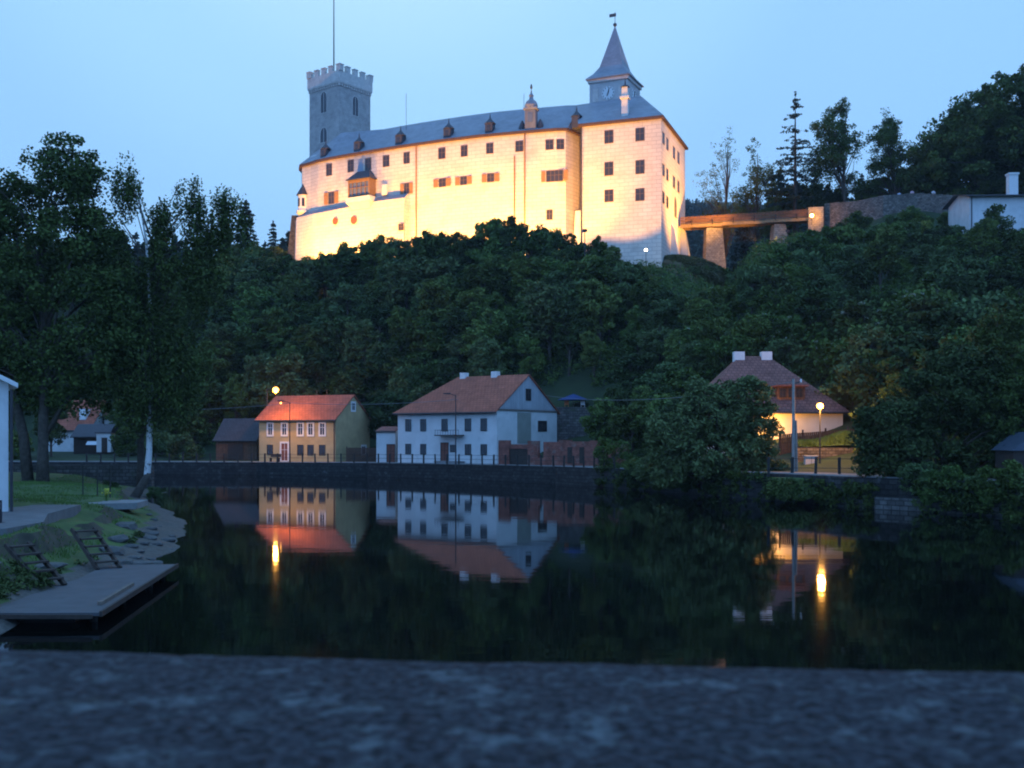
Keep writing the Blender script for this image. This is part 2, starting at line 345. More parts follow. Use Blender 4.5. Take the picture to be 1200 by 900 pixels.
# bank polyline, quay wall and promenade
BK = []
for u in (-420, -300, -200, -100, 0, 100, 150, 200, 260, 300, 340, 390, 430, 470, 510, 550, 600, 650, 690, 720, 760, 800, 850, 900, 950, 1000, 1050, 1100, 1150, 1200, 1300, 1500, 1800):
    Y = float(bank(u)); BK.append(Vector((xat(u, Y), Y)))
def offs(pts, d):
    r = []
    for k, p in enumerate(pts):
        t = (pts[min(k + 1, len(pts) - 1)] - pts[max(k - 1, 0)]).normalized()
        r.append(p + Vector((-t.y, t.x)) * d)
    return r
def zroad(p): u = 600 + F * p.x / p.y; return float(np.interp(u, [300, 700, 900], [1.5, 1.7, 1.95]))
def ribbon(m_, a, b_, za, zb):
    for k in range(len(a) - 1):
        m_.poly([(a[k].x, a[k].y, za[k]), (a[k + 1].x, a[k + 1].y, za[k + 1]), (b_[k + 1].x, b_[k + 1].y, zb[k + 1]), (b_[k].x, b_[k].y, zb[k])])
zr = [zroad(p) for p in BK]
q0 = BK; q1 = offs(BK, 0.12); q2 = offs(BK, 0.6)
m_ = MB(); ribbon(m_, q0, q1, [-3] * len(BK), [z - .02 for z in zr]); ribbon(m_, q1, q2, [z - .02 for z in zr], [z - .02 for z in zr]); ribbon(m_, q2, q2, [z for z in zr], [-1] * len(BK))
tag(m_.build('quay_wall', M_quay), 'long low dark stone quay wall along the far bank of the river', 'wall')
m_ = MB(); a = offs(BK, 0.45); b_ = offs(BK, 0.95); ribbon(m_, a, b_, [z + .05 for z in zr], [z + .05 for z in zr]); ribbon(m_, offs(BK, .40), a, [z - .1 for z in zr], [z + .05 for z in zr])
ribbon(m_, b_, offs(BK, 1.0), [z + .05 for z in zr], [z - .1 for z in zr])
tag(m_.build('kerb', M_conc), 'pale kerb on top of the quay wall', kind='structure')
m_ = MB(); ribbon(m_, offs(BK, 0.9), offs(BK, 4.6), zr, zr)
tag(m_.build('road', M_road), 'pale gravel riverside road', kind='structure')
m_ = MB(); z2 = [z - .05 for z in zr]; ribbon(m_, offs(BK, 4.6), offs(BK, 10), z2, [z + .02 for z in z2])
tag(m_.build('verge', M_grass), 'grass verge behind the riverside road', kind='structure')
HAZE_OFF = False
# ------------------------------------------------------------------ windows
_wc = {}
def window(parent, loc, rz, w_, h_, style='castle', name='window', shutters=None, pane=None):
    """local: x along the wall, outward = -y"""
    key = (round(w_, 2), round(h_, 2), style, shutters, pane.name if pane else None)
    if key in _wc:
        c = copy_tree(_wc[key], parent); c.location = Vector(loc) - wloc(parent) if parent else loc; c.rotation_euler.z = rz; c.name = name; return c
    fr = MB(); b = 0.10; pr = 0.05
    fm = M_winframe; pm = pane or M_glass
    if style == 'trim': b = 0.22; fm = M_trim; pr = 0.06
    if style == 'arch': b = 0.12; fm = M_towertrim
    if style == 'thin': b = 0.07; fm = M_darkwood
    if style == 'lip': b = 0.14; fm = M_trim; pr = 0.08
    x0, x1, z0, z1 = -w_ / 2, w_ / 2, -h_ / 2, h_ / 2
    def bx(a0, a1, c0, c1, p=pr, q=0.0): fr.prism([(a0, -p), (a1, -p), (a1, q), (a0, q)], c0, c1)
    if style in ('arch', 'round'):
        n = 12; ring = []
        if style == 'round': prof = [(math.cos(2 * math.pi * k / 16) * w_ / 2, math.sin(2 * math.pi * k / 16) * h_ / 2) for k in range(16)]
        else:
            zs = z1 - w_ * 0.75
            prof = [(x0, z0), (x1, z0), (x1, zs)] + [(x1 * math.cos(R(a_)) , zs + (z1 - zs) * math.sin(R(a_)) ** .8) for a_ in (25, 50, 70, 90, 110, 130, 155)] + [(x0, zs)]
        sc2 = [(p[0] * (1 + 2 * b / w_), p[1] * (1 + 2 * b / h_)) for p in prof]; k = len(prof)
        for i in range(k):
            j = (i + 1) % k
            fr.poly([(sc2[i][0], -pr, sc2[i][1]), (sc2[j][0], -pr, sc2[j][1]), (prof[j][0], -pr, prof[j][1]), (prof[i][0], -pr, prof[i][1])])
            fr.poly([(sc2[i][0], 0.0, sc2[i][1]), (sc2[j][0], 0.0, sc2[j][1]), (sc2[j][0], -pr, sc2[j][1]), (sc2[i][0], -pr, sc2[i][1])])
            fr.poly([(prof[i][0], -pr, prof[i][1]), (prof[j][0], -pr, prof[j][1]), (prof[j][0], 0.0, prof[j][1]), (prof[i][0], 0.0, prof[i][1])])
        pn = MB().poly([(p[0], -0.008, p[1]) for p in prof])
        if style == 'arch': bx(-.05, .05, z0, z1 - .1, 0.03, -0.01)
    else:
        bx(x0 - b, x1 + b, z1, z1 + b); bx(x0 - b, x1 + b, z0 - b, z0); bx(x0 - b, x0, z0, z1); bx(x1, x1 + b, z0, z1)
        if style in ('castle', 'big'):
            bx(-.04, .04, z0, z1, .035, -.01)
            bx(x0, x1, z0 + h_ * .58 - .03, z0 + h_ * .58 + .03, .032, -.01)
            if style == 'big':
                for q in (-.25, .25): bx(w_ * q - .04, w_ * q + .04, z0, z1, .034, -.01)
        elif style == 'trim' or style == 'thin':
            bx(-.03, .03, z0, z1, .03, -.01); bx(x0, x1, z0 + h_ * .62, z0 + h_ * .62 + .05, .028, -.01)
        pn = MB().poly([(x0, -.008, z0), (x1, -.008, z0), (x1, -.008, z1), (x0, -.008, z1)])
    o = fr.build(name, fm, parent); o.rotation_euler.z = rz
    pn.build('pane', pm, o)
    if shutters:
        for s in ((-1, 1) if shutters != 'left' else (-1,)):
            sh = MB().box(s * (w_ / 2 + b + w_ * (.44 if w_ < 2.2 else .17)), -.10, 0, w_ * (.72 if w_ < 2.2 else .24), .06, h_ * 1.06, 0); 
            sh.box(s * (w_ / 2 + b + w_ * (.44 if w_ < 2.2 else .17)), -.14, h_ * .25, w_ * (.72 if w_ < 2.2 else .24), .03, .08); sh.box(s * (w_ / 2 + b + w_ * (.44 if w_ < 2.2 else .17)), -.14, -h_ * .25, w_ * (.72 if w_ < 2.2 else .24), .03, .08)
            sh.build('shutter', M_shut, o)
    _wc[key] = o
    o.location = Vector(loc) - wloc(parent) if parent else loc
    return o

# ------------------------------------------------------------------ left bank (near side)
LP = [  # (x, y, z)
 (-14.1, 29.9, 1.2), (-14.0, 32.2, 1.25), (-14.3, 36.9, 1.3), (-15.2, 42.7, 1.25), (-16.7, 49.2, 1.15), (-19, 56, 1.1), (-22, 64, 1.1),
 (-12.7, 26.8, .35), (-12.6, 29.5, .3), (-12.3, 31.6, .3), (-12.9, 35, .25), (-13.4, 38.5, .3), (-13.5, 42, .26), (-14.0, 46, .26), (-15.4, 50, .26), (-17.0, 54.5, 0.26), (-19.4, 60, .26), (-21.8, 66, .24), (-26.0, 78, .2), (-29.9, 84, .3),
 (-10.5, 26, -.8), (-10.8, 36, -.9), (-12.4, 42, -.6), (-12.7, 46, -.6), (-14.1, 50.5, -.6), (-15.9, 56, -.6), (-18.3, 62, -.6), (-20.4, 68, -.6), (-23, 82, -.9), (-27, 92, -.8), (-18, 92, -1.2), (-10, 60, -1.3),
 (-15.2, 40, .55), (-15.8, 44, .5), (-17.0, 50, .4), (-15.5, 48, .2), (-19.5, 58, .4),
 (-18.5, 45.9, 1.42), (-20, 36, 1.4), (-17, 33, 1.38), (-24, 32, 1.4), (-30, 40, 1.4), (-25, 55, 1.4), (-35, 60, 1.5), (-30, 70, 1.4), (-26, 72, 1.1), (-40, 76, 1.5), (-33, 84, 1.3), (-55, 80, 1.6), (-70, 60, 1.6), (-50, 45, 1.5), (-45, 90, 1.4), (-70, 90, 1.5),
 (-13.6, 24, 1.15), (-14, 18, 1.1), (-12.6, 22, .3), (-12.4, 14, .2), (-18, 24, 1.4), (-20, 14, 1.4), (-35, 20, 1.5), (-60, 15, 1.6), (-10.8, 20, -.8), (-10.5, 10, -.8), (-14, 6, 1.1), (-12.6, 4, .2), (-10.8, 2, -.8), (-30, 2, 1.5),
 (-34, 95, -.9), (-60, 96, -.9), (-80, 97, -1), (-28, 88, .0)]
P_ = np.array(LP); A = P_[:, :2]
def tps(r2): return np.where(r2 > 1e-9, r2 * np.log(r2 + 1e-12) * .5, 0)
d2 = ((A[:, None] - A[None]) ** 2).sum(-1); n_ = len(A)
K_ = tps(d2) + np.eye(n_) * 0.4; Q = np.c_[np.ones(n_), A]; Mx = np.block([[K_, Q], [Q.T, np.zeros((3, 3))]])
sol = np.linalg.solve(Mx, np.r_[P_[:, 2], 0, 0, 0])
def lz(X, Y):
    X = np.atleast_1d(X).astype(float); Y = np.atleast_1d(Y).astype(float)
    r2 = (X[:, None] - A[:, 0]) ** 2 + (Y[:, None] - A[:, 1]) ** 2
    z = tps(r2) @ sol[:n_] + sol[n_] + sol[n_ + 1] * X + sol[n_ + 2] * Y
    Xs = np.interp(Y, [2, 26, 34, 38, 40.7, 42.9, 47, 52.8, 57, 60.6, 66.3, 73, 80, 84, 88], [-11, -11, -12.3, -12.75, -13.1, -13.5, -14.6, -15.9, -17.2, -18.6, -21.2, -24.4, -27.4, -29, -31]) + .12 * np.sin(Y * .9) + .07 * np.sin(Y * 2.7 + 1)
    zr2 = (Xs - X) * .16 + .015; on_ = (Y > 30) & (Y < 86)
    z = np.where(on_, np.minimum(z, np.maximum(zr2, np.where(X < Xs - 3, 9, zr2 * 1.6))), z); z = np.where(on_ & (X < Xs), np.maximum(z, np.minimum(zr2, .24)), z)
    nf_ = np.clip((z + .1) / .8, .12, 1); nn = nf_ * np.array([noise.noise(Vector((a * .9, b * .9, 0))) * .07 + noise.noise(Vector((a * .25, b * .25, 4))) * .12 + noise.noise(Vector((a * 3, b * 3, 0))) * .03 for a, b in zip(X, Y)])
    return np.clip(z, -1.5, 1.75) + nn
xs = axis([(-80, -34, 1.5), (-34, -8, .3)]); ys = axis([(2, 22, .8), (22, 60, .3), (60, 100, .8)])
XX, YY = np.meshgrid(xs, ys); ZZ = lz(XX.ravel(), YY.ravel()); nx = len(xs)
v = list(zip(XX.ravel(), YY.ravel(), ZZ)); f = [(j * nx + i, j * nx + i + 1, (j + 1) * nx + i + 1, (j + 1) * nx + i) for j in range(len(ys) - 1) for i in range(nx - 1)]
me = bpy.data.meshes.new('left_bank'); me.from_pydata([tuple(map(float, a)) for a in v], [], f)
M_earth = mat('bank_earth', (0.060, 0.055, 0.038), 0.95, 0.5, 1.6, bump=0.9, patch=((0.035, 0.05, 0.018), 1.4, 0.5, 0.8))
me.materials.append(M_grass); me.materials.append(M_gravel); me.materials.append(M_earth); me.polygons.foreach_set('use_smooth', [True] * len(f))
mi = []
for p in me.polygons:
    c = p.center; steep = p.normal.z < 0.86
    mi.append(2 if steep and c.z > .25 else (1 if c.z < .42 + .12 * noise.noise(Vector((c.x * .7, c.y * .7, 0))) else 0))
me.polygons.foreach_set('material_index', mi)
o = bpy.data.objects.new('left_bank_ground', me); C.objects.link(o); tag(o, 'grassy river bank with a gravel spit on the near left side', kind='structure')
def gz(x, y): return float(lz(x, y)[0])

# dirt path on the grass
m_ = MB(); pp = [Vector((-36, 66)), Vector((-29, 58)), Vector((-24.5, 50.5)), Vector((-22, 47))]
l_ = offs(pp, .9); r_ = offs(pp, -.9)
for k in range(3):
    for s in range(6):
        a0 = l_[k].lerp(l_[k + 1], s / 6); a1 = l_[k].lerp(l_[k + 1], (s + 1) / 6); b0 = r_[k].lerp(r_[k + 1], s / 6); b1 = r_[k].lerp(r_[k + 1], (s + 1) / 6)
        m_.poly([(q.x, q.y, gz(q.x, q.y) + .05) for q in (b0, b1, a1, a0)])
tag(m_.build('path', M_road), 'trodden dirt path crossing the grass of the left bank', kind='structure')

# paved terrace
tp = [(-34, 33), (-17.2, 32.8), (-15.9, 34.0), (-15.9, 36.7), (-17.4, 40.5), (-18.3, 45.9), (-34, 46.6)]
m_ = MB().prism(tp, 1.1, 1.62)
tag(m_.build('paved_terrace', mat('paving', (0.15, 0.15, 0.15), 0.9, 0.2, 1.5, brick=(0.6, 0.6, 0.015, (0.6, 0.6, 0.6), 0.88), bump=.3)), 'grey paved terrace beside the white building on the left bank', kind='structure')
m_ = MB().prism([(-20.6, 51.5), (-18.2, 52.5), (-18.6, 55.2), (-21.4, 55)], 1.0, gz(-19.6, 53.5) + .12)
tag(m_.build('stone_slab', M_conc), 'flat grey slab in the grass behind the rocks', 'slab')

# white building corner on the left
wb = empty('white_house', (-26, 46, 1.62)); tag(wb, 'tall white plastered building cut by the left edge, beside the terrace', 'house')
X0, X1, Y0, Y1 = -13.0, 0.0, 0.0, 11.0
wb.location = (-19.45, 41.75, 0); wb.rotation_euler.z = R(31)
z0, z1, zr_ = 1.0, 6.55, 9.8; xm = (X0 + X1) / 2
m_ = MB().prism([(X0, Y0), (X1, Y0), (X1, Y1), (X0, Y1)], z0, z1)
for yy in (Y0, Y1): m_.poly([(X0, yy, z1), (X1, yy, z1), (xm, yy, zr_)])
m_.build('wall', M_white, wb)
m_ = MB()
for sgn, xe in ((-1, X0 - .5), (1, X1 + .30)):
    ze = z1 - .2
    for dz in (0.04, .22): m_.poly([(xe, Y0 - .35, ze + dz), (xe, Y1 + .35, ze + dz), (xm, Y1 + .35, zr_ + dz), (xm, Y0 - .35, zr_ + dz)])
    m_.poly([(xe, Y0 - .35, ze + .04), (xm, Y0 - .35, zr_ + .04), (xm, Y0 - .35, zr_ + .22), (xe, Y0 - .35, ze + .22)])
    m_.poly([(xe, Y0 - .35, ze + .04), (xe, Y1 + .35, ze + .04), (xe, Y1 + .35, ze + .22), (xe, Y0 - .35, ze + .22)])
m_.build('roof', M_trim, wb)
MB().tube((X1 + .1, Y0 - .05, z0), (X1 + .1, Y0 - .05, z1 - .2), .06).build('downpipe', M_metal, wb)
o = window(wb, (0, 0, 0), 0, 1.0, 1.4, 'trim'); o.location = (-3.5, 0, 4.6)
o = window(wb, (0, 0, 0), 0, 1.0, 2.0, 'thin', 'door'); o.location = (-5.5, 0, 2.7)
# menu board
mb = empty('menu_board', (-17.30, 36.2, 1.62)); tag(mb, 'small black standing menu board with a white top on the terrace', 'board')
MB().box(0, 0, .38, .42, .06, .76).build('panel', M_black, mb)
MB().box(0, -.034, .58, .32, .006, .22).build('sheet', M_trim, mb)
for s in (-1, 1): MB().tube((s * .18, .02, 0), (s * .18, .25, .0), .02).build('foot', M_metal, mb)

# jetty
M_shadewood_ = mat('shade_dark_wood', (.022, .02, .018), .85, .3, 4)  # near-black wood tone, carries the shade under the deck
dk = empty('jetty', (-11.5, 28, 0)); tag(dk, 'low grey concrete jetty with a pointed end at the foot of the left bank', 'jetty')
pts = [(-22, 24.3), (-9.4, 24.6), (-10.55, 34.0), (-12.7, 33.8), (-12.25, 30.6), (-12.35, 27.3), (-22, 25.5)]
MB().prism(pts, .42, .50).build('deck', mat('jetty_deck', (0.085, 0.085, 0.09), 0.75, 0.2, 1.6, bump=.2, patch=((0.05, 0.05, 0.05), 0.55, 0.60, 0.9)), dk, world=True)
e1 = MB(); e1.wbox((-9.4, 24.6), (Vector((-1.15, 9.4)).normalized().x, Vector((-1.15, 9.4)).normalized().y), None, 0, 0, 9.45, .004, .07, .40, .53)
M_shadewood = mat('shade_dark_wood', (.022, .02, .018), .85, .3, 4)
e1.build('edge_rail', M_darkwood, dk, world=True)
for (qa, qb) in (((-10.2, 25.1), (-11.1, 33.5)), ((-21.9, 24.9), (-10.2, 25.1))):
    va, vb = Vector(qa), Vector(qb); tq = (vb - va).normalized(); nn_ = Vector((-tq.y, tq.x)) * .05
    MB().prism([tuple(va - nn_), tuple(vb - nn_), tuple(vb + nn_), tuple(va + nn_)], -.6, .395).build('shade_skirt', M_shadewood, dk, world=True)  # added black boards, standing in for the shade below the deck
MB().box(-15.7, 24.33, .45, 12.5, .06, .10).build('edge_rail', M_darkwood, dk, world=True)
for (a, b_) in ((-9.75, 25.2), (-10.1, 28.0), (-10.4, 31), (-10.8, 33.4), (-13.5, 24.75), (-17, 24.8)):
    MB().tube((a, b_, -1.5), (a, b_, .39), .10).build('pile', M_shadewood_, dk, world=True)
tag(MB().box(-10.0, 27.4, .545, .10, 3.6, .09, R(7)).build('mooring_timber', M_greywood, loc=(-.45, 1.2, -.18)), 'loose weathered timber lying along the jetty edge', 'timber')

dk.scale = (1.045, 1.045, 1); dk.location = (-11.5 * 1.045, 28 * 1.045, -.18)
# three wooden ladder stairs from grass to jetty
def ladder(x0, y0, z0, x1, y1, z1, wd, label):
    t = empty('wooden_steps', (x1, y1, z1)); tag(t, label, 'steps', 'steps from the grass to the jetty')
    d = Vector((x1 - x0, y1 - y0, 0)); n = Vector((-d.y, d.x, 0)).normalized() * wd / 2
    for s in (-1, 1):
        MB().path([(x0 + n.x * s, y0 + n.y * s, z0), (x1 + n.x * s, y1 + n.y * s, z1)], [.075, .075], 4).build('stringer', M_darkwood, t, world=True)
    for k in range(5):
        f_ = (k + .6) / 5.2; c = Vector((x0, y0, z0)).lerp(Vector((x1, y1, z1)), f_)
        MB().box(c.x, c.y, c.z + .07, .26, wd, .05, math.atan2(d.y, d.x)).build('tread', M_darkwood, t, world=True)
ladder(-13.95, 26.6, 1.42, -12.9, 26.2, .33, .72, 'wooden ladder steps nearest the camera, cut by the left edge')
ladder(-14.15, 30.9, 1.45, -12.75, 30.1, .33, .72, 'middle wooden ladder steps leading down to the jetty')
ladder(-14.25, 35.9, 1.45, -12.75, 34.2, .33, .72, 'farthest wooden ladder steps by the pointed end of the jetty')

# rocks along the bank
def rock(x, y, s, label, cat='rock', flat=.5, z=None, grp='rocks along the left bank'):
    import bmesh
    bm = bmesh.new(); bmesh.ops.create_icosphere(bm, subdivisions=2, radius=1)
    sd_ = random.random() * 99; ax = Vector((random.uniform(.8, 1.3), random.uniform(.7, 1.1), flat))
    for v_ in bm.verts:
        k = 1 + .35 * noise.noise(v_.co * 1.1 + Vector((sd_, 0, 0))) + .12 * noise.noise(v_.co * 3 + Vector((sd_, 0, 0)))
        v_.co = Vector((v_.co.x * ax.x, v_.co.y * ax.y, max(-.6, min(.7, v_.co.z)) * ax.z)) * k * s
    me = bpy.data.meshes.new('rock'); bm.to_mesh(me); bm.free(); me.materials.append(M_rock)
    o = bpy.data.objects.new('rock', me); C.objects.link(o); o.location = (x, y, (gz(x, y) if z is None else z) + s * flat * .25); o.rotation_euler.z = random.random() * 6
    return tag(o, label, cat, grp)
rock(-14.3, 38.6, .50, 'large grey boulder on the grass above the farthest steps')
rock(-15.2, 41.6, .42, 'grey boulder in the grass behind the large one')
rock(-16.6, 46.5, .5, 'flat grey boulder near the paved terrace corner')
rock(-14.25, 33.2, .55, 'broad flat slab rock on the grass edge between two steps', flat=.22)
rock(-14.1, 28.9, .45, 'flat rock on the grass edge beside the middle steps', flat=.25)
rr = [(-13.2, 36.6), (-13.0, 37.5), (-12.7, 38.4), (-13.1, 39.2), (-14.4, 42.3), (-14.2, 43.2), (-14.9, 44.4), (-14.5, 41.2), (-15.6, 46.8), (-16.2, 48.6), (-16.6, 50.6), (-17.6, 53), (-18.6, 55.4), (-19.8, 58.6), (-21.4, 62.5), (-22.8, 66.5), (-24.6, 71), (-15.1, 48), (-14.6, 45.9), (-13.9, 40.4)]
for i, (x, y) in enumerate(rr):
    rock(x, y, random.uniform(.16, .32), 'small dark stone in the row between the grass and the gravel spit', flat=.5, grp='small stones by the gravel spit')
for i, (x, y, s) in enumerate(((-12.85, 37.2, .5), (-12.6, 36.0, .38), (-13.5, 38.6, .42))):
    rock(x, y, s, ['broad flat slab at the water edge beside the gravel spit', 'pale flat stone touching the water past the jetty tip', 'pale flat slab on the foot of the bank'][i], flat=.2)
rock(-13.6, 43.0, .25, 'lone stone breaking the water off the gravel spit', flat=.3, z=0)

# bank fence posts, yellow flowers, back wall
bf = empty('iron_railing', (-22, 55, 1.2)); tag(bf, 'thin dark iron railing posts with wire on the left bank by the birch', 'railing')
ps = [(-23.4, 58), (-22.3, 60), (-21.6, 60.5)]
ps = [(xat(97, 58), 58), (xat(114, 57), 57), (xat(129, 55.5), 55.5)]
for x, y in ps: MB().tube((x, y, gz(x, y) - .1), (x, y, gz(x, y) + 1.75), .035).build('post', M_post, bf, world=True)
for h in (1.65,):
    MB().path([(x, y, gz(x, y) + h) for x, y in ps], [.012] * 3, 4).build('wire', M_post, bf, world=True)
fl = empty('yellow_flower', (xat(124, 54), 54, gz(xat(124, 54), 54))); tag(fl, 'yellow blooming plant in the grass by the railing', 'flower')
m_ = MB(); m2 = MB()
for k in range(26):
    a = random.random() * 6.28; r = random.random() * .22; h = random.uniform(.3, .6)
    m2.tube((r * .3 * math.cos(a), r * .3 * math.sin(a), 0), (r * math.cos(a), r * math.sin(a), h), .012, .008, 4)
    m_.lathe((r * math.cos(a), r * math.sin(a), h), [(.02, -.03), (.06, .02), (.03, .05)], 6)
m_.build('blossoms', M_yelfl, fl); m2.build('stems', M_blade, fl)
m_ = MB()
for k in range(12):
    xa, xb = -66 + k * 3.0, -66 + (k + 1) * 3.0
    ya, yb = 90 - (3.5 if k > 9 else 0) * (k - 9) / 2 if k > 9 else 90, 90 - (3.5) * max(0, (k - 8)) / 3
    m_.prism([(xa, 90), (xb, 90), (xb, 90.6), (xa, 90.6)], -.5, 2.15 + .12 * noise.noise(Vector((k * .7, 0, 0))))
tag(m_.build('stone_wall', M_stone), 'low dark rubble wall closing the grass on the left bank', 'wall')
m_ = MB(); pts = [(xat(60, 112), 112), (xat(128, 108), 108), (xat(146, 100), 100), (xat(150, 96), 96)]
V_ = [Vector(p) for p in pts]; a = offs(V_, .5); b_ = offs(V_, -.5)
for k in range(3): m_.prism([(a[k].x, a[k].y), (a[k + 1].x, a[k + 1].y), (b_[k + 1].x, b_[k + 1].y), (b_[k].x, b_[k].y)], -1.5, [1.25, 1.22, 1.1][k])
tag(m_.build('weir_wall', M_conc), 'pale concrete sill wall running out toward the river on the left', 'wall')

# ------------------------------------------------------------------ parapet in front of the camera
def par():
    xs = np.linspace(-1.7, 1.7, 240); ys_ = np.linspace(-.35, 0, 34); vs_ = []; nx = len(xs)
    H = .2
    for k, yy in enumerate(ys_):
        for x in xs:
            ye = H * F / (np.interp(x * F / 1.0 + 600, [0, 400, 800, 1200], [756, 765, 774, 782]) - 512) + .004 * noise.noise(Vector((x * 4, 0, 0))) + .0035 * noise.noise(Vector((x * 40, 0, 0)))
            z = 4.3 + .0012 * noise.noise(Vector((x * 9, yy * 9, 0))) + .0012 * noise.noise(Vector((x * 70, yy * 70, 0)))
            edge = (-yy) / .02
            if edge < 1: z -= .014 * (1 - edge) ** 2
            vs_.append((x, ye + yy * 1.2, z))
    n = len(vs_); fs = [(j * nx + i, j * nx + i + 1, (j + 1) * nx + i + 1, (j + 1) * nx + i) for j in range(33) for i in range(nx - 1)]
    top = 33 * nx
    for lvl, (dy, dz) in enumerate(((.004, -.03), (.004, -.25), (-.03, -.26), (-.03, -4.2))):
        base = len(vs_)
        for i in range(nx): p = vs_[top + i]; vs_.append((p[0], p[1] + dy, 4.3 + dz))
        prev = top if lvl == 0 else base - nx
        for i in range(nx - 1): fs.append((prev + i, prev + i + 1, base + i + 1, base + i))
    base = len(vs_)
    for i in range(nx): p = vs_[i]; vs_.append((p[0], p[1], -.5))
    for i in range(nx - 1): fs.append((i + 1, i, base + i, base + i + 1))
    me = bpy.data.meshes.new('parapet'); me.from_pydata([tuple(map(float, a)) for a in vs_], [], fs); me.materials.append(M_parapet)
    me.polygons.foreach_set('use_smooth', [True] * len(fs)); o = bpy.data.objects.new('bridge_parapet', me); C.objects.link(o)
    tag(o, 'blurred lichen spotted stone parapet across the bottom of the picture', 'parapet')
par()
# ------------------------------------------------------------------ castle
cas = empty('castle', (0, 180, 32)); tag(cas, 'large pale floodlit castle with slate roofs on top of the wooded hill', 'castle')
EV = 54.8
def PE(u, y): Y = 50.3 * F / (512 - y); return Vector((xat(u, Y), Y))
W = [Vector((-38.2, 210)), Vector((-39.3, 206)), Vector((-39.5, 203)), Vector((-38.9, 200.4)), PE(364, 191.5), PE(373, 188.6), PE(385, 186), PE(420, 179.8), PE(450, 174.8), PE(480, 170.2), PE(520, 164.6), PE(560, 159.6), PE(610, 155), PE(653, 151.6), PE(663, 151.4), Vector((10.0, 178.2)), Vector((11.2, 180))]
def nrmls(pts):
    r = []
    for k in range(len(pts)):
        t = (pts[min(k + 1, len(pts) - 1)] - pts[max(k - 1, 0)]).normalized(); r.append(Vector((t.y, -t.x)))   # outward (towards the camera)
    return r
WN = nrmls(W)
Rend = Vector((xat(400, 200.5), 200.5))
RD = []
for k, p in enumerate(W):
    q = p - WN[k] * 7.3
    RD.append(Rend.copy() if (k <= 6 or q.x < Rend.x) else q)
RD[-1] = Vector((14, 185.5)); RD[-2] = Vector((12.6, 185.6)); RD[-3] = W[-3] + Vector((3.0, 7.0))
BKW = [q + (q - p).normalized() * 7.0 for p, q in zip(W, RD)]
body = [tuple(p) for p in W] + [(16, 196), (4, 194), (-12, 203), (-28, 211), (-34, 214)]
MB().prism(body, 27, EV).build('wall', M_castle, cas, world=True)
wallR = [(11.3, 174.6), (23.5, 170.0), (30.1, 188.0), (17.9, 192.6)]
MB().prism(wallR, 26, EV + .004).build('wall', M_castle, cas, world=True)
# eave band
eo = [p + n * .55 for p, n in zip(W, WN)]
m_ = MB()
for k in range(len(W) - 1):
    a, b_, c_, d_ = eo[k], eo[k + 1], W[k + 1] - WN[k + 1] * .2, W[k] - WN[k] * .2
    m_.prism([(a.x, a.y), (b_.x, b_.y), (c_.x, c_.y), (d_.x, d_.y)], EV - .28, EV + .1)
m_.build('eave', M_eave, cas, world=True)
m_ = MB()
for k in range(len(W) - 1):
    m_.poly([(eo[k].x, eo[k].y, EV + .12), (eo[k + 1].x, eo[k + 1].y, EV + .12), (RD[k + 1].x, RD[k + 1].y, 60.9), (RD[k].x, RD[k].y, 60.9)] if RD[k] != RD[k + 1] else [(eo[k].x, eo[k].y, EV + .12), (eo[k + 1].x, eo[k + 1].y, EV + .12), (RD[k].x, RD[k].y, 60.9)])
bk = [(16, 196), (4, 194), (-12, 203), (-28, 211), (-34, 214), (-38.2, 210)]
rk = [(15, 187.5), (3, 187), (-12, 195), Rend[:], Rend[:], Rend[:]]
for k in range(5):
    m_.poly([(bk[k][0], bk[k][1], EV + .12), (bk[k + 1][0], bk[k + 1][1], EV + .12), (rk[k + 1][0], rk[k + 1][1], 60.9), (rk[k][0], rk[k][1], 60.9)])
m_.build('roof', M_slate, cas, world=True)
# right block roof + eave
c0 = Vector((20.7, 181.3))
def outw(p, d): v_ = (Vector(p) - c0); return Vector(p) + v_.normalized() * d
er = [outw(p, .8) for p in wallR]
MB().prism([tuple(p) for p in er], EV - .25, EV + .12).build('eave', M_eave, cas, world=True)
A_, B2, C_, D_ = (21.2, 178.6, 60.9), (24.0, 186.0, 60.9), (10.8, 183.8, 60.9), (13.5, 190.0, 60.9)
E_ = [(p.x, p.y, EV + .13) for p in er]
m_ = MB(); m_.poly([E_[0], E_[1], A_, C_]); m_.poly([E_[1], E_[2], B2, A_]); m_.poly([E_[2], E_[3], D_, B2]); m_.poly([E_[3], E_[0], C_, D_]); m_.poly([A_, B2, D_, C_])
m_.build('roof', M_slate, cas, world=True)

def on(pts, u, nr=None):
    """point on a wall polyline seen at column u -> (x, y, tangent)"""
    for k in range(len(pts) - 1):
        a, b_ = Vector(pts[k]), Vector(pts[k + 1])
        if b_.x <= a.x - 1e-6 and b_.y < a.y: pass
        ua, ub = 600 + F * a.x / a.y, 600 + F * b_.x / b_.y
        if min(ua, ub) - 1e-6 <= u <= max(ua, ub) + 1e-6 and ub > ua:
            s = (u - 600) / F; d = b_ - a; t = (s * a.y - a.x) / (d.x - s * d.y); p = a + d * t
            return p.x, p.y, d.normalized()
    raise ValueError(u)
def cwin(pts, u, y, wpx, hpx, style='castle', shutters=None, parent=None, pane=None, off=0.0, name='window'):
    x, Y, t = on(pts, u); foresh = abs(t.x - (u - 600) / F * t.y)
    w_ = round(wpx / F * Y / max(foresh, .2), 1); h_ = round(hpx / F * Y, 1)
    x += t.y * off; Y2 = Y - t.x * off
    return window(parent or cas, (x, Y2, zat(y, Y)), math.atan2(t.y, t.x), w_, h_, style, name, shutters, pane)
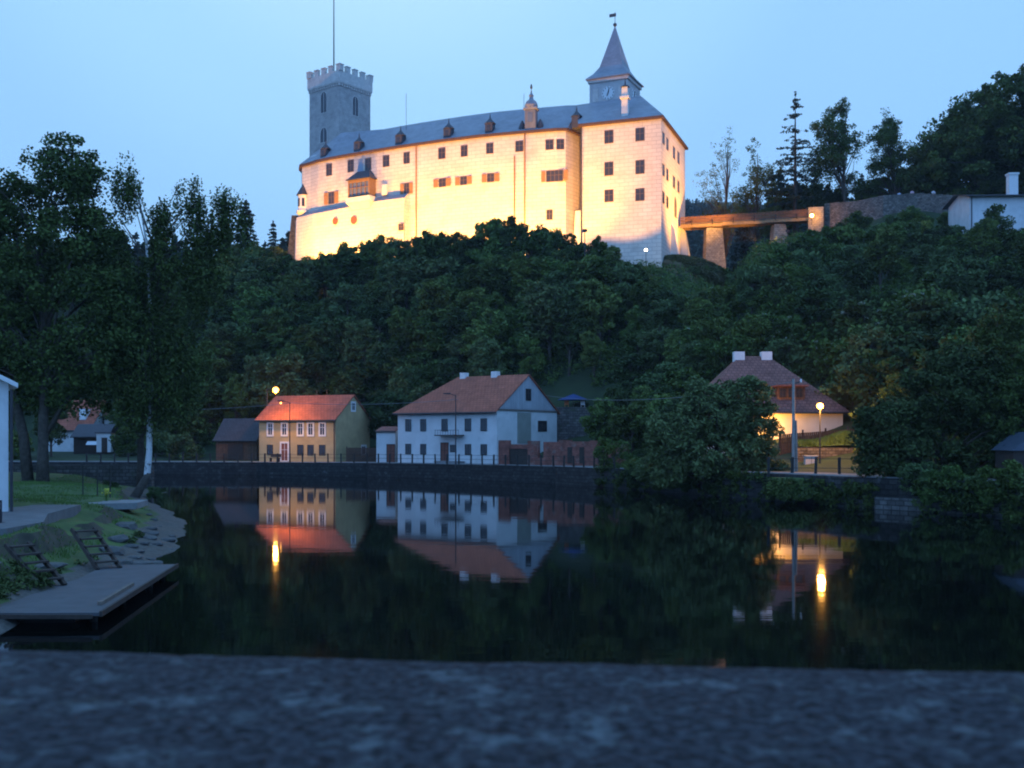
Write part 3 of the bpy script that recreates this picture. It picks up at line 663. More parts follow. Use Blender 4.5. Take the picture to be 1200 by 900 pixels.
for u, y, ww, hh in ((385.7, 198.9, 6, 13), (411, 194.4, 6, 13), (431.5, 192.3, 6.5, 13), (452.5, 188.8, 6.5, 12), (476.5, 185, 6.5, 12), (517.8, 179.7, 7, 11.5), (544, 176.9, 7, 11.5), (574, 173.8, 7.5, 11.5), (608.6, 171.4, 8, 11.5), (644, 169.5, 8, 11), (656.6, 169, 8, 11)):
    cwin(W, u, y, ww, hh)
MB2 = None
x, Y, t = on(W, 422.5); 
MB().wbox((x, Y), t, None, 0, -.55, .55, .01, .07, zat(204, Y), zat(187, Y)).build('plaster_panel', mat('blue_grey_plaster', (.34, .38, .44), .9, .1, 2), cas, world=True)
for u, y, ww, hh, st, sh in ((518.3, 213.9, 7, 9, 'castle', 'both'), (543.3, 211.6, 7, 9, 'castle', 'both'), (575, 208.2, 7.5, 9, 'castle', 'both'), (650, 206, 19, 12, 'big', 'both'), (476.5, 221, 5, 12, 'castle', 'both'), (388.3, 231.8, 6, 13, 'castle', 'both'), (644, 251.6, 6, 11, 'castle', None)):
    cwin(W, u, y, ww, hh, st, sh)
# right block windows
WR = [wallR[0], wallR[1], wallR[2]]
for u, ys_ in ((713.6, (160.3, 197.7, 229.4)), (750, (157.5, 195.6, 228))):
    for k, y in enumerate(ys_): cwin(WR, u, y, 9.5, (14, 15, 13)[k])
for u, ys_ in ((777.4, (162, 199.3, 231.5)), (782, (169, 204.7, 236.9)), (789.7, (179, 213.5)), (794.9, (184.8, 218.7))):
    for y in ys_: cwin(WR, u, y, 2.0, 12.5)
# doorway with arch, buttresses on the side face
x, Y, t = on(WR, 791.4)
window(cas, (x, Y, zat(243, Y)), math.atan2(t.y, t.x), 1.9, 3.4, 'arch', 'door', pane=M_darkwood)
for u, wpx, y0, y1, dp in ((787.5, 2.3, 318, 270, 1.0), (798.5, 2.4, 318, 272, 1.2)):
    x, Y, t = on(WR, u); hw = .8
    m_ = MB(); nx_, ny_ = t.y, -t.x; za, zb = zat(y0, Y), zat(y1, Y)
    def q(s, o_, z): return (x + t.x * s + nx_ * o_, Y + t.y * s + ny_ * o_, z)
    P8 = [q(-hw, -.1, za), q(hw, -.1, za), q(hw, dp * 1.5, za), q(-hw, dp * 1.5, za), q(-hw, -.1, zb + 1.2), q(hw, -.1, zb + 1.2), q(hw, dp * .6, zb), q(-hw, dp * .6, zb)]
    for ff in ((0, 1, 5, 4), (1, 2, 6, 5), (2, 3, 7, 6), (3, 0, 4, 7), (4, 5, 6, 7)): m_.poly([P8[i] for i in ff])
    m_.build('buttress', M_castle_plain, cas, world=True)
# round shields / holes and low windows on the battered lower wall
LW = [W[1] + WN[1] * 1.0, W[2] + WN[2] * 1.1, W[3] + WN[3] * 1.1, W[4] + WN[4] * 1.15, W[5] + WN[5] * 1.15, W[6] + WN[6] * 1.15, W[7] + WN[7] * 1.1, W[8] + WN[8] * 1.1, Vector(on(W, 478)[:2]) + WN[9] * 1.1]
inn = [p - n * .3 for p, n in zip(W[1:9], WN[1:9])] + [Vector(on(W, 478)[:2]) - WN[9] * .3]
LWt = [45.0, 45.0, 45.0, 45.0, 45.0, 45.0, 45.3, 45.6, 45.6]
m_ = MB(); mr_ = MB()
for k in range(len(LW) - 1):
    o0, o1, i0, i1 = LW[k], LW[k + 1], inn[k], inn[k + 1]
    b0 = o0 + WN[k + 1] * .5; b1 = o1 + WN[min(k + 2, 9)] * .5
    m_.poly([(b0.x, b0.y, 27), (b1.x, b1.y, 27), (o1.x, o1.y, LWt[k + 1]), (o0.x, o0.y, LWt[k])])
    mr_.poly([(o0.x, o0.y, LWt[k] + .003), (o1.x, o1.y, LWt[k + 1] + .003), (i1.x, i1.y, LWt[k + 1] + 1.25), (i0.x, i0.y, LWt[k] + 1.25)])
o1, i1 = LW[-1], inn[-1]; m_.poly([(o1.x, o1.y, 27), (i1.x, i1.y, 27), (i1.x, i1.y, 46.8), (o1.x, o1.y, 45.6)])
o1, i1 = LW[0], inn[0]; m_.poly([(o1.x, o1.y, 27), (i1.x, i1.y, 27), (i1.x, i1.y, 46.2), (o1.x, o1.y, 45.0)])
m_.build('battered_wall', M_castle, cas, world=True); mr_.build('lean_to_roof', M_slate, cas, world=True)
LWb = [p + WN[min(k + 1, 9)] * .12 for k, p in enumerate(LW)]
for u, y, s in ((393.7, 259.3, 1.1), (415.4, 258, 1.3)):
    x, Y, t = on(LW, u)
    window(cas, (x + t.y * .22, Y - t.x * .22, zat(y, Y)), math.atan2(t.y, t.x), s * .9, s, 'round', 'round_window', pane=M_door)
cwin(LW, 471.4, 266.5, 5, 7, 'castle', off=.38)
# oriel
x, Y, t = on(W, 428); nx_, ny_ = t.y, -t.x; hw = 2.35; dp = 1.9
def q(s, o_, z): return (x + t.x * s + nx_ * o_, Y + t.y * s + ny_ * o_, z)
zb, zt, zroof = zat(233, Y), zat(212.5, Y), zat(201, Y)
def rect(m, s0, s1, o0, o1, z0, z1, s2=None, s3=None, o2=None, o3=None):
    s2 = s0 if s2 is None else s2; s3 = s1 if s3 is None else s3; o2 = o0 if o2 is None else o2; o3 = o1 if o3 is None else o3
    P8 = [q(s0, o0, z0), q(s1, o0, z0), q(s1, o1, z0), q(s0, o1, z0), q(s2, o2, z1), q(s3, o2, z1), q(s3, o3, z1), q(s2, o3, z1)]
    for ff in ((0, 1, 5, 4), (1, 2, 6, 5), (2, 3, 7, 6), (3, 0, 4, 7), (4, 5, 6, 7), (3, 2, 1, 0)): m.poly([P8[i] for i in ff])
m_ = MB(); rect(m_, -hw, hw, -.05, dp, zb, zb + .35); rect(m_, -hw, hw, -.05, dp, zt - .45, zt)
for s in (-hw + .12, hw - .12): rect(m_, s - .12, s + .12, -.05, dp, zb + .35, zt - .45)
for k in range(1, 5): s = -hw + 2 * hw * k / 5; rect(m_, s - .05, s + .05, dp - .08, dp, zb + .35, zt - .45)
rect(m_, -hw + .24, hw - .24, dp - .07, dp - .01, zb + 1.6, zb + 1.7)
ori = m_.build('oriel', mat('oriel_wood', (.26, .15, .07), .7, .2, 3), cas, world=True)
m_ = MB(); rect(m_, -hw + .2, hw - .2, dp - .30, dp - .15, zb + .35, zt - .45); m_.build('pane', M_glassblue, ori, world=True)
m_ = MB(); rect(m_, -hw - .35, hw + .35, -.1, dp + .35, zt + .005, zroof, -hw * .55, hw * .55, -.1, dp * .3); m_.build('roof', M_lead, ori, world=True)
m_ = MB(); rect(m_, -hw - .3, hw + .3, -.05, dp + .25, zb - .9, zb - .005); rect(m_, -hw * .75, hw * .75, 0, .9, zb - 2.2, zb - .905, -hw - .2, hw + .2, 0, dp + .1)
m_.build('corbel', M_castle_plain, ori, world=True)
# blind little porch on the ledge
x, Y, t = on(W, 450)
m_ = MB(); rect(m_, -.1, .9, .02, .5, zat(229, Y), zat(217, Y)); m_.build('niche', M_castle_plain, cas, world=True)
# corner turret
tx, ty = -38.7, 200.2
m_ = MB(); m_.lathe((tx, ty, 0), [(.95, zat(247, ty)), (.95, zat(229, ty))], 8); tu = m_.build('corner_turret', M_trim, cas, world=True)
MB().lathe((tx, ty, 0), [(1.3, zat(229, ty) + .01), (.75, zat(223, ty)), (.06, zat(216, ty))], 8).build('roof', M_lead, tu, world=True)
MB().lathe((tx, ty, 0), [(.15, zat(258, ty)), (.7, zat(253, ty)), (1.25, zat(250, ty)), (1.25, zat(247, ty) - .005)], 8).build('corbel', M_castle_plain, tu, world=True)
for a in (-1.35, -.35, -2.35):
    MB().box(tx + .93 * math.cos(a), ty + .93 * math.sin(a), zat(238, ty), .5, .1, 1.5, a + math.pi / 2).build('window', M_glass, tu, world=True)
# dark tapering buttress at the left foot
m_ = MB(); zt_ = zat(253.5, 205)
m_.prism([(-43.4, 203), (-38.5, 203), (-38.5, 209), (-43.4, 209)], 27, zt_, top=[(-41.6, 204), (-38.5, 204), (-38.5, 208), (-41.6, 208)])
m_.build('buttress', M_stone, cas, world=True)
# downpipes
for u, y0, y1 in ((488, 170, 285), (603, 183, 285), (615, 155, 285)):
    x, Y, t = on(W, u); x += t.y * .12; Y2 = Y - t.x * .12
    MB().tube((x, Y2, zat(y1, Y)), (x, Y2, zat(y0, Y)), .11, n=6).build('downpipe', M_shut, cas, world=True)
MB().tube((11.15, 174.45, 30), (11.15, 174.45, 54.5), .10, n=6).build('downpipe', M_lead, cas, world=True)
m_ = MB(); 
m_.prism([(9.6, 175.6), (11.2, 175.3), (11.2, 180), (9.6, 179)], 28, 41.5, top=[(10.4, 177), (11.2, 176.6), (11.2, 180), (10.4, 179)]); m_.build('buttress', M_castle_plain, cas, world=True)
# dormers
def dormer(u, y):
    x, Y, t = on(eo, u); n_ = Vector((t.y, -t.x)); p = Vector((x, Y)) - n_ * 1.0; zb_ = 55.0
    rz = math.atan2(t.y, t.x)
    d = MB().box(p.x, p.y, zb_ + .85, 1.25, 1.5, 1.9, rz).build('dormer', M_lead, cas, world=True)
    MB().lathe((p.x, p.y, zb_), [(1.0, 1.8), (.75, 2.1), (.35, 2.5), (.12, 2.8), (.03, 3.6)], 8).build('roof', M_lead, d, world=True)
    q_ = p + n_ * .77
    MB().box(q_.x, q_.y, zb_ + .9, .6, .04, .8, rz).build('pane', M_glass, d, world=True)
for u in (377, 416.7, 465.7, 522.7, 572, 678.5): dormer(u, 0) if u < 650 else None
# dormer beside the right block
p = Vector((10.6, 177.0)); d = MB().box(p.x, p.y, 55.95, 1.3, 1.5, 2.0, R(-20)).build('dormer', M_lead, cas, world=True)
MB().lathe((p.x, p.y, 55.1), [(1.0, 1.8), (.75, 2.1), (.35, 2.5), (.12, 2.8), (.03, 3.6)], 8).build('roof', M_lead, d, world=True)
# white bay at left eave end
MB().box(-36.3, 199.6, 55.6, 1.4, 1.0, 1.6, R(-40)).build('dormer', M_trim, cas, world=True)
# baroque gable turret
x, Y, t = on(eo, 621); n_ = Vector((t.y, -t.x)); p = Vector((x, Y)) - n_ * .9; rz = math.atan2(t.y, t.x)
tr = MB().box(p.x, p.y, 56.6, 1.8, 1.5, 3.6, rz).build('ornate_turret', mat('grey_ornament', (.17, .18, .20), .8, .2, 3), cas, world=True)
MB().box(p.x, p.y, 58.55, 2.3, 1.8, .28, rz).build('cornice', M_slate, tr, world=True)
MB().lathe((p.x, p.y, 58.7), [(1.05, 0), (1.1, .5), (.85, 1.1), (.4, 1.45), (.3, 1.9), (.42, 2.1), (.15, 2.5), (.03, 3.2)], 10).build('dome', M_slate, tr, world=True)
MB().box(p.x + n_.x * .77, p.y + n_.y * .77, 57.0, .8, .05, 1.5, rz).build('pane', M_glassblue, tr, world=True)
for s in (-1.55, 1.55):
    pp_ = p + t * s; MB().lathe((pp_.x, pp_.y, 54.9), [(.5, 0), (.62, .6), (.4, 1.3), (.12, 1.9)], 8).build('urn', M_lead, tr, world=True)
MB().lathe((p.x, p.y, 61.85), [(.05, 0), (.2, .25), (.15, .6), (.05, .9)], 6).build('statue', M_lead, tr, world=True)
# lit chimney on the right block
x, Y, t = on(WR, 731); n_ = Vector((t.y, -t.x)); p = Vector((x, Y)) - n_ * .9; rz = math.atan2(t.y, t.x)
ch = MB().box(p.x, p.y, 56.6, 1.0, .9, 4.0, rz).build('chimney', M_castle_plain, cas, world=True)
MB().box(p.x, p.y, 58.75, 1.5, 1.3, .35, rz).build('cornice', M_castle_plain, ch, world=True)
MB().box(p.x, p.y, 59.68, .95, .8, 1.5, rz).build('chimney_head', M_castle_plain, ch, world=True)
MB().lathe((p.x, p.y, 60.44), [(.75, 0), (.6, .2), (.15, .5), (.05, 1.3)], 8).build('cap', M_lead, ch, world=True)
# clock tower
ct = empty('clock_tower', (17.6, 184.7, 58)); ct.parent = cas; ct.location = Vector((17.6, 184.7, 58)) - wloc(cas)
rz = math.atan2(-3, 6.4)
# ^ the clock tower is a part of the castle: its pieces hang under its shaft
bpy.data.objects.remove(ct)
sh = MB().box(17.6, 184.7, 61, 6.7, 6.7, 8.0, rz).build('clock_tower', mat('clock_tower_plaster', (.50, .47, .45), .9, .15, .9, patch=((.30, .28, .27), .6, .55, .6)), cas, world=True)
c_, s_ = math.cos(rz), math.sin(rz)
def L2(a, b_): return (17.6 + a * c_ - b_ * s_, 184.7 + a * s_ + b_ * c_)
def sq(h): return [L2(-h, -h), L2(h, -h), L2(h, h), L2(-h, h)]
m_ = MB()
prof = [(3.9, 64.85), (3.9, 65.0), (2.9, 66.0), (2.05, 67.3), (1.35, 69.8), (.06, 74.6)]
for (h0, za), (h1, zb_) in zip(prof, prof[1:]): m_.prism(sq(h0), za, zb_, top=sq(h1), caps=(h0 == prof[0][0] and za == prof[0][1]))
m_.build('spire', M_slate, sh, world=True)
MB().prism(sq(3.55), 57.5, 60.2).build('plinth', M_slate, sh, world=True)
MB().prism(sq(3.6), 64.3, 64.84).build('cornice', M_towertrim, sh, world=True)
MB().lathe((17.6, 184.7, 74.5), [(.03, 0), (.32, .3), (.32, .55), (.05, .8), (.04, 2.6)], 8).build('finial', M_lead, sh, world=True)
MB().box(17.2, 184.6, 76.5, 1.2, .05, .55, rz).build('weather_vane', M_lead, sh, world=True)
def face(name, a, b_, rot, rad, prt):
    # round clock dial standing vertical
    me_ = MB(); n = 24; i0 = 0
    pts = []
    cx, cyy = L2(a, b_); dx, dy = math.cos(rot), math.sin(rot); ox, oy = dy, -dx
    ring = [(cx + dx * rad * math.cos(2 * math.pi * k / n), cyy + dy * rad * math.cos(2 * math.pi * k / n), 62.3 + rad * math.sin(2 * math.pi * k / n)) for k in range(n)]
    me_.poly([(p[0] + ox * .08, p[1] + oy * .08, p[2]) for p in ring])
    for k in range(n): p, q2_ = ring[k], ring[(k + 1) % n]; me_.poly([p, q2_, (q2_[0] + ox * .08, q2_[1] + oy * .08, q2_[2]), (p[0] + ox * .08, p[1] + oy * .08, p[2])])
    dial = me_.build('clock_dial', mat('dial_grey', (.68, .68, .66), .8, .08, 2), prt, world=True)
    for k in range(12):
        an = 2 * math.pi * k / 12; r = rad * .84
        MB().box(cx + dx * r * math.cos(an) + ox * .10, cyy + dy * r * math.cos(an) + oy * .10, 62.3 + r * math.sin(an), .11, .03, .22, rot).build('hour_mark', M_black, dial, world=True)
    for an, ln in ((R(76), .75), (R(250), .5)):
        p0 = (cx + ox * .13, cyy + oy * .13, 62.3); p1 = (cx + dx * rad * ln * math.cos(an) + ox * .13, cyy + dy * rad * ln * math.cos(an) + oy * .13, 62.3 + rad * ln * math.sin(an))
        MB().path([p0, p1], [.09, .05], 4).build('hand', M_black, dial, world=True)
face('clock', 0, -3.35, rz, 1.15, sh); face('clock', 3.35, 0, rz + math.pi / 2, 1.15, sh)
for a in (-2.3, 2.3):
    x_, y_ = L2(a, -3.38); MB().box(x_, y_, 62.2, 1.0, .06, 2.2, rz).build('panel', M_towertrim, sh, world=True)
# keep
tw = None
kn, kl_, kr = Vector((-32.8, 205)), Vector((-39.4, 210.7)), Vector((-27.4, 212))
e1_ = (kr - kn).normalized(); e2_ = (kl_ - kn).normalized(); e2_ = Vector((-e1_.y, e1_.x)); sd_ = 8.7
cen = kn + e1_ * sd_ / 2 + e2_ * sd_ / 2; krz = math.atan2(e1_.y, e1_.x)
keep = MB().box(cen.x, cen.y, 50, 8.3, 8.3, 44.4, krz).build('keep_tower', M_tower, cas, world=True)
def K2(a, b_): return (cen.x + e1_.x * a + e2_.x * b_, cen.y + e1_.y * a + e2_.y * b_)
def ksq(h): return [K2(-h, -h), K2(h, -h), K2(h, h), K2(-h, h)]
z0_, z1_ = 71.8, 74.1
m_ = MB(); m_.prism(ksq(4.4), z0_, z0_ + .2)
m_.prism(ksq(4.45), z0_ + .205, z1_)
for side in range(4):
    for k in range(14):
        a = -4.1 + k * .63; o_ = -4.2
        aa, bb = [(a, o_), (-o_, a), (a, -o_), (o_, a)][side]
        x_, y_ = K2(aa, bb); m_.box(x_, y_, z0_ - .25, .28, .28, .5, krz)
m_.build('parapet', M_towertrim, keep, world=True)
for side in range(4):
    for k in range(5):
        a = -3.95 + k * 1.975; o_ = -4.15
        if k == 4: continue
        aa, bb = [(a, o_), (-o_, a), (-a, -o_), (o_, -a)][side]
        x_, y_ = K2(aa, bb); mm = MB().box(x_, y_, z1_ + .55 + .003, 1.0 if k else .62 * 1.6, 1.0 if not k else .62, 1.1, krz + side * math.pi / 2)
        mm.box(x_, y_, z1_ + 1.18, 1.15, 1.15 if not k else .8, .15, krz + side * math.pi / 2)
        mm.build('merlon', M_towertrim, keep, world=True)
wl = math.atan2(-e2_.y, -e2_.x)
def kwin(a, b_, z, rot, w_, h_):
    x_, y_ = K2(a, b_); window(keep, (x_, y_, z), rot, w_, h_, 'arch')
kwin(.1, -4.16, zat(125, 209), krz, 1.45, 3.7)
kwin(-4.16, .1, zat(122, 209), krz - math.pi / 2, 1.6, 4.0); kwin(-4.16, .1, zat(160, 209), krz - math.pi / 2, 1.8, 2.8)
fx, fy = cen
tag_ = MB().path([(fx - 1.2, fy, 73), (fx - 1.2, fy, 96)], [.16, .07], 6).build('flagpole', M_lead, keep, world=True)
# lightning rods on the roof
for u, y in ((476, 148), (614, 128)):
    MB().tube((xat(u, 192), 192, 59), (xat(u, 192), 192, 65.5), .035, n=4).build('lightning_rod', M_lead, cas, world=True)

# ------------------------------------------------------------------ footbridge to the castle
fb = empty('castle_footbridge', (38, 182, 34)); tag(fb, 'covered looking timber footbridge on stone piers leading to the castle side door', 'bridge')
b0, b1 = Vector((28.6, 183.2)), Vector((49.0, 178.2)); d = (b1 - b0); Lb = d.length; t = d.normalized(); zd = 35.7 + 4.5 - .0
zd = zat(266.5, 183.3)
def slope(s): return zd + s / Lb * .35
def bb(m, s0, s1, o0, o1, z0, z1):
    m.prism([(b0.x + t.x * s + t.y * o_, b0.y + t.y * s - t.x * o_) for s, o_ in ((s0, o0), (s1, o0), (s1, o1), (s0, o1))], z0, z1)
m_ = MB()
for k in range(21): bb(m_, Lb * k / 21 + .005, Lb * (k + 1) / 21 - .005, -1.3, 1.3, slope(Lb * k / 21) + .22, slope(Lb * k / 21) + .34)
m_.build('deck', M_greywood, fb, world=True)
for o_ in (-1.1, 1.1):
    m_ = MB(); 
    for k in range(3): bb(m_, Lb * k / 3, Lb * (k + 1) / 3, o_ - .13, o_ + .13, slope(Lb * k / 3) - .32, slope(Lb * k / 3) + .215)
    m_.build('beam', mat('girder_wood', (.30, .20, .10), .8, .3, 3), fb, world=True)
for o_ in (-1.28, 1.28):
    m_ = MB(); 
    for k in range(84): s = Lb * (k + .5) / 84; bb(m_, s - .075, s + .075, o_ - .03, o_ + .03, slope(s) + .35, slope(s) + 1.45)
    bb(m_, 0, Lb, o_ - .06, o_ + .06, slope(0) + 1.25, slope(0) + 1.38); bb(m_, 0, Lb, o_ + .035, o_ + .08, slope(0) + .75, slope(0) + .87)
    m_.build('railing', mat('bridge_wood', (.20, .10, .055), .85, .35, 4), fb, world=True)
for k in range(6):
    s = 2 + k * 3.4; m_ = MB(); p = b0 + t * s; n_ = Vector((t.y, -t.x))
    m_.path([(p.x + n_.x * 1.2, p.y + n_.y * 1.2, slope(s) + .9), (p.x + n_.x * 1.9, p.y + n_.y * 1.9, slope(s) - .1)], [.09, .09], 4)
    m_.build('brace', M_darkwood, fb, world=True)
for (u0, u1, ub0, ub1, yb, Yp) in ((826.5, 845, 824.5, 850, 330, 182.3), (905.5, 918.5, 903, 922, 292, 180.0)):
    zt_ = zat(268.5 if u0 < 900 else 264, Yp); za = zat(yb, Yp); xa, xb, xc, xd = xat(u0, Yp), xat(u1, Yp), xat(ub0, Yp), xat(ub1, Yp)
    m_ = MB().prism([(xc, Yp - 1.6), (xd, Yp - 1.6), (xd, Yp + 1.6), (xc, Yp + 1.6)], za, zt_, top=[(xa, Yp - 1.3), (xb, Yp - 1.3), (xb, Yp + 1.3), (xa, Yp + 1.3)])
    m_.build('pier', M_pier, fb, world=True)
m_ = MB().box(50.0, 178.0, 38.5, 2.4, 3.6, 7.0, R(-14)); m_.build('abutment', M_pier, fb, world=True)

def wall_lamp(loc, power, label, col=SODIUM, strength=60, r=.16, cat='lamp', post=0, name='wall_lamp'):
    t = empty(name, (loc[0], loc[1], loc[2] - post)); tag(t, label, cat)
    if post: MB().tube((0, 0, 0), (0, 0, post - .2), .05, n=6).build('post', M_metal, t)
    MB().lathe((0, 0, post - .22), [(.05, 0), (.14, .03), (.14, .08)], 8).build('lamp_holder', M_metal, t)
    MB().lathe((0, 0, post), [(.02, -r), (r * .8, -r * .6), (r, 0), (r * .8, r * .6), (.02, r)], 10).build('bulb', mat('lamp_glow_%s' % name, col, emit=(col, strength)), t)
    point('lamp_light', (loc[0], loc[1] - r - .25, loc[2]), power, col, .15, t)
    return t
wall_lamp((xat(951.5, 175.5), 175.5, zat(252.5, 175.5)), 420, 'glowing lamp at the far end of the timber footbridge', r=.30, strength=40, name='bridge_lamp', post=1.5)
wall_lamp((xat(757, 166.5), 166.5, zat(293, 166.5)), 60, 'small white garden lamp at the foot of the castle corner', col=(1, .86, .62), r=.22, strength=25, post=1.8, name='garden_lamp')

# ------------------------------------------------------------------ floodlights of the castle
def flood(loc, target, power, size, label, blend=.6, hood=False):
    t = empty('floodlight', (loc[0], loc[1], loc[2] - .5)); tag(t, label, 'floodlight', 'floodlights aimed at the castle')
    d = (Vector(target) - Vector(loc)).normalized(); rz = math.atan2(d.y, d.x) - math.pi / 2
    MB().box(0, 0, .42, .6, .35, .4).build('housing', M_metal, t, rz=rz)
    MB().box(0, 0, .1, .1, .1, .25).build('bracket', M_metal, t, rz=rz)
    gz_ = hill(loc[0], loc[1]) - .4
    MB().tube((0, 0, gz_ - (loc[2] - .5)), (0, 0, 0), .07, n=6).build('mast', M_metal, t)
    spot('flood_light', (loc[0] + d.x * .4, loc[1] + d.y * .4, loc[2] + .3), target, power * 0.78, size, blend, FLOOD, .12, t)
    return t
FL = [(385, 9.5, 31, 45, 28000, 125), (413, 10.0, 31, 45, 30000, 125), (560, 11.8, 31, 48, 50000, 120), (612, 11.8, 31, 48, 34000, 120), (650, 10.5, 31, 47, 33000, 112), (505, 11, 31, 47, 34000, 125), (452, 10.0, 31, 46, 30000, 125)]
for u, dist, z, tz, p, a in FL:
    x, Y, t = on(W, u); n_ = Vector((t.y, -t.x)); L_ = Vector((x, Y)) + n_ * dist
    gzz = hill(L_.x, L_.y); lz_ = max(z, gzz + 2.0)
    flood((L_.x, L_.y, lz_), (x, Y, tz + 1), p, a, 'floodlight hidden on the slope below the castle wall, aimed up at it')
n_ = Vector((-4.6, -12.2)).normalized(); pm = Vector((17.4, 172.3)); L_ = pm + n_ * 20
lzz = 33.9
flood((L_.x, L_.y, lzz), (pm.x + 1, pm.y, 49.0), 40000, 68, 'floodlight on a mast in the trees aimed at the tall right block of the castle', blend=.3)
flood((39.5, 172.5, hill(39.5, 172.5) + 1.5), (27.2, 178.5, 45), 62000, 84, 'floodlight beside the footbridge aimed at the side wall of the castle', blend=1.0)
flood((35.6, 190.0, 31.5), (29.6, 186.0, 44), 9000, 110, 'floodlight behind the bridge pier aimed at the castle side wall', blend=.7)
flood((44.0, 172.5, hill(44.0, 172.5) + 2.2), (36.0, 181, 36.5), 8500, 70, 'floodlight on the slope lighting the bridge pier', blend=.7)

# ------------------------------------------------------------------ houses on the quay
def house(name, loc, rz, Wd, Dp, h, rh, wallm, roofm, label, hipL=0, hipR=0, ov=.4, gablem=None):
    t = empty(name, loc, 0); tag(t, label, 'house')
    r_ = Matrix.Rotation(rz, 3, 'Z')
    class S: pass
    S = {}
    def T(m): m.v = [tuple(r_ @ Vector(p)) for p in m.v]; return m
    m_ = MB().prism([(0, 0), (Wd, 0), (Wd, Dp), (0, Dp)], -1, h)
    if not hipL: m_.poly([(0, 0, h), (0, Dp, h), (0, Dp / 2, h + rh)])
    if not hipR and not gablem: m_.poly([(Wd, 0, h), (Wd, Dp, h), (Wd, Dp / 2, h + rh)])
    T(m_).build('wall', wallm, t)
    if gablem:
        T(MB().prism([(Wd - .05, -.02), (Wd + .10, -.02), (Wd + .10, Dp + .02), (Wd - .05, Dp + .02)], h - .02, h + .16)).build('cornice', M_greywood, t)
        T(MB().poly([(Wd + .03, 0, h), (Wd + .03, Dp, h), (Wd + .03, Dp / 2, h + rh)])).build('gable', gablem, t)
    k = rh / (Dp / 2); e = ov; ze = h - e * k; th = .14
    xl = -e if not hipL else -e; xr = Wd + (e * .5 if not hipR else e)
    rl = hipL if hipL else -e; rr_ = Wd - hipR if hipR else Wd + e * .5
    m_ = MB()
    for dz in (0.03, th):
        m_.poly([(xl, -e, ze + dz), (xr, -e, ze + dz), (rr_, Dp / 2, h + rh + dz), (rl, Dp / 2, h + rh + dz)])
        m_.poly([(xr, Dp + e, ze + dz), (xl, Dp + e, ze + dz), (rl, Dp / 2, h + rh + dz), (rr_, Dp / 2, h + rh + dz)])
        if hipL: m_.poly([(xl, Dp + e, ze + dz), (xl, -e, ze + dz), (rl, Dp / 2, h + rh + dz)])
        if hipR: m_.poly([(xr, -e, ze + dz), (xr, Dp + e, ze + dz), (rr_, Dp / 2, h + rh + dz)])
    m_.poly([(xl, -e, ze + .03), (xr, -e, ze + .03), (xr, -e, ze + th), (xl, -e, ze + th)])
    m_.poly([(xl, Dp + e, ze + .03), (xr, Dp + e, ze + .03), (xr, Dp + e, ze + th), (xl, Dp + e, ze + th)])
    for (x_, hip) in ((xl, hipL), (xr, hipR)):
        if hip: m_.poly([(x_, -e, ze + .03), (x_, Dp + e, ze + .03), (x_, Dp + e, ze + th), (x_, -e, ze + th)])
        else:
            m_.poly([(x_, -e, ze + .03), (x_, Dp / 2, h + rh + .03), (x_, Dp / 2, h + rh + th), (x_, -e, ze + th)]); m_.poly([(x_, Dp + e, ze + .03), (x_, Dp / 2, h + rh + .03), (x_, Dp / 2, h + rh + th), (x_, Dp + e, ze + th)])
    roof = T(m_).build('roof', roofm, t)
    T(MB().path([(xl, -e - .08, ze + .02), (xr, -e - .08, ze + .02)], [.09, .09], 6)).build('gutter', M_metal, t)
    def fwin(x, z, w_, h_, style='trim', **k_):
        p = r_ @ Vector((x, 0, 0)); return window(t, (loc[0] + p.x, loc[1] + p.y, loc[2] + z), rz, w_, h_, style, **k_)
    def swin(y, z, w_, h_, style='trim', off=0.0, **k_):
        p = r_ @ Vector((Wd + off, y, 0)); return window(t, (loc[0] + p.x, loc[1] + p.y, loc[2] + z), rz + math.pi / 2, w_, h_, style, **k_)
    def add(m, nm, mt, par=None): return T(m).build(nm, mt, par or t)
    def add2(m, nm, mt, par): return T(m).build(nm, mt, par)
    return t, fwin, swin, add, roof

# ochre house
th = R(-23); Lf = 11.1; X0, Y0 = -21.2 - math.cos(th) * Lf, 130 - math.sin(th) * Lf
t, fw, sw, add, roof = house('yellow_house', (X0, Y0, 1.5), th, Lf, 8.0, 5.25, 2.85, M_yellow, M_tile, 'two storey ochre house with red tiled roof under the bright lamp')
def sx(u, X0_, Y0_, th_): s = (u - 600) / F; return (s * Y0_ - X0_) / (math.cos(th_) - s * math.sin(th_))
for u in (316.7, 333.3, 352, 364, 377.7): fw(sx(u, X0, Y0, th), 3.95, .60, 1.35, 'trim')
for u in (316.4, 352, 363.8, 377.5): fw(sx(u, X0, Y0, th), 1.4, .75, 1.15, 'thin')
s = sx(333.5, X0, Y0, th); dd = fw(s, 1.15, .9, 2.1, 'trim', name='door', pane=M_door)
sw(4.0, 6.75, .65, .85, 'trim'); sw(6.5, 1.35, .8, .9, 'trim')
add(MB().tube((Lf - .15, -.12, 0), (Lf - .15, -.12, 5.0), .06, n=6), 'downpipe', M_metal)
MB().box(0, 0, 0, .01, .01, .01)
for a in (5.8, 7.3): add(MB().tube((a, 4, 8.1), (a, 4, 8.9), .05, n=5), 'vent_pipe', M_metal, None)
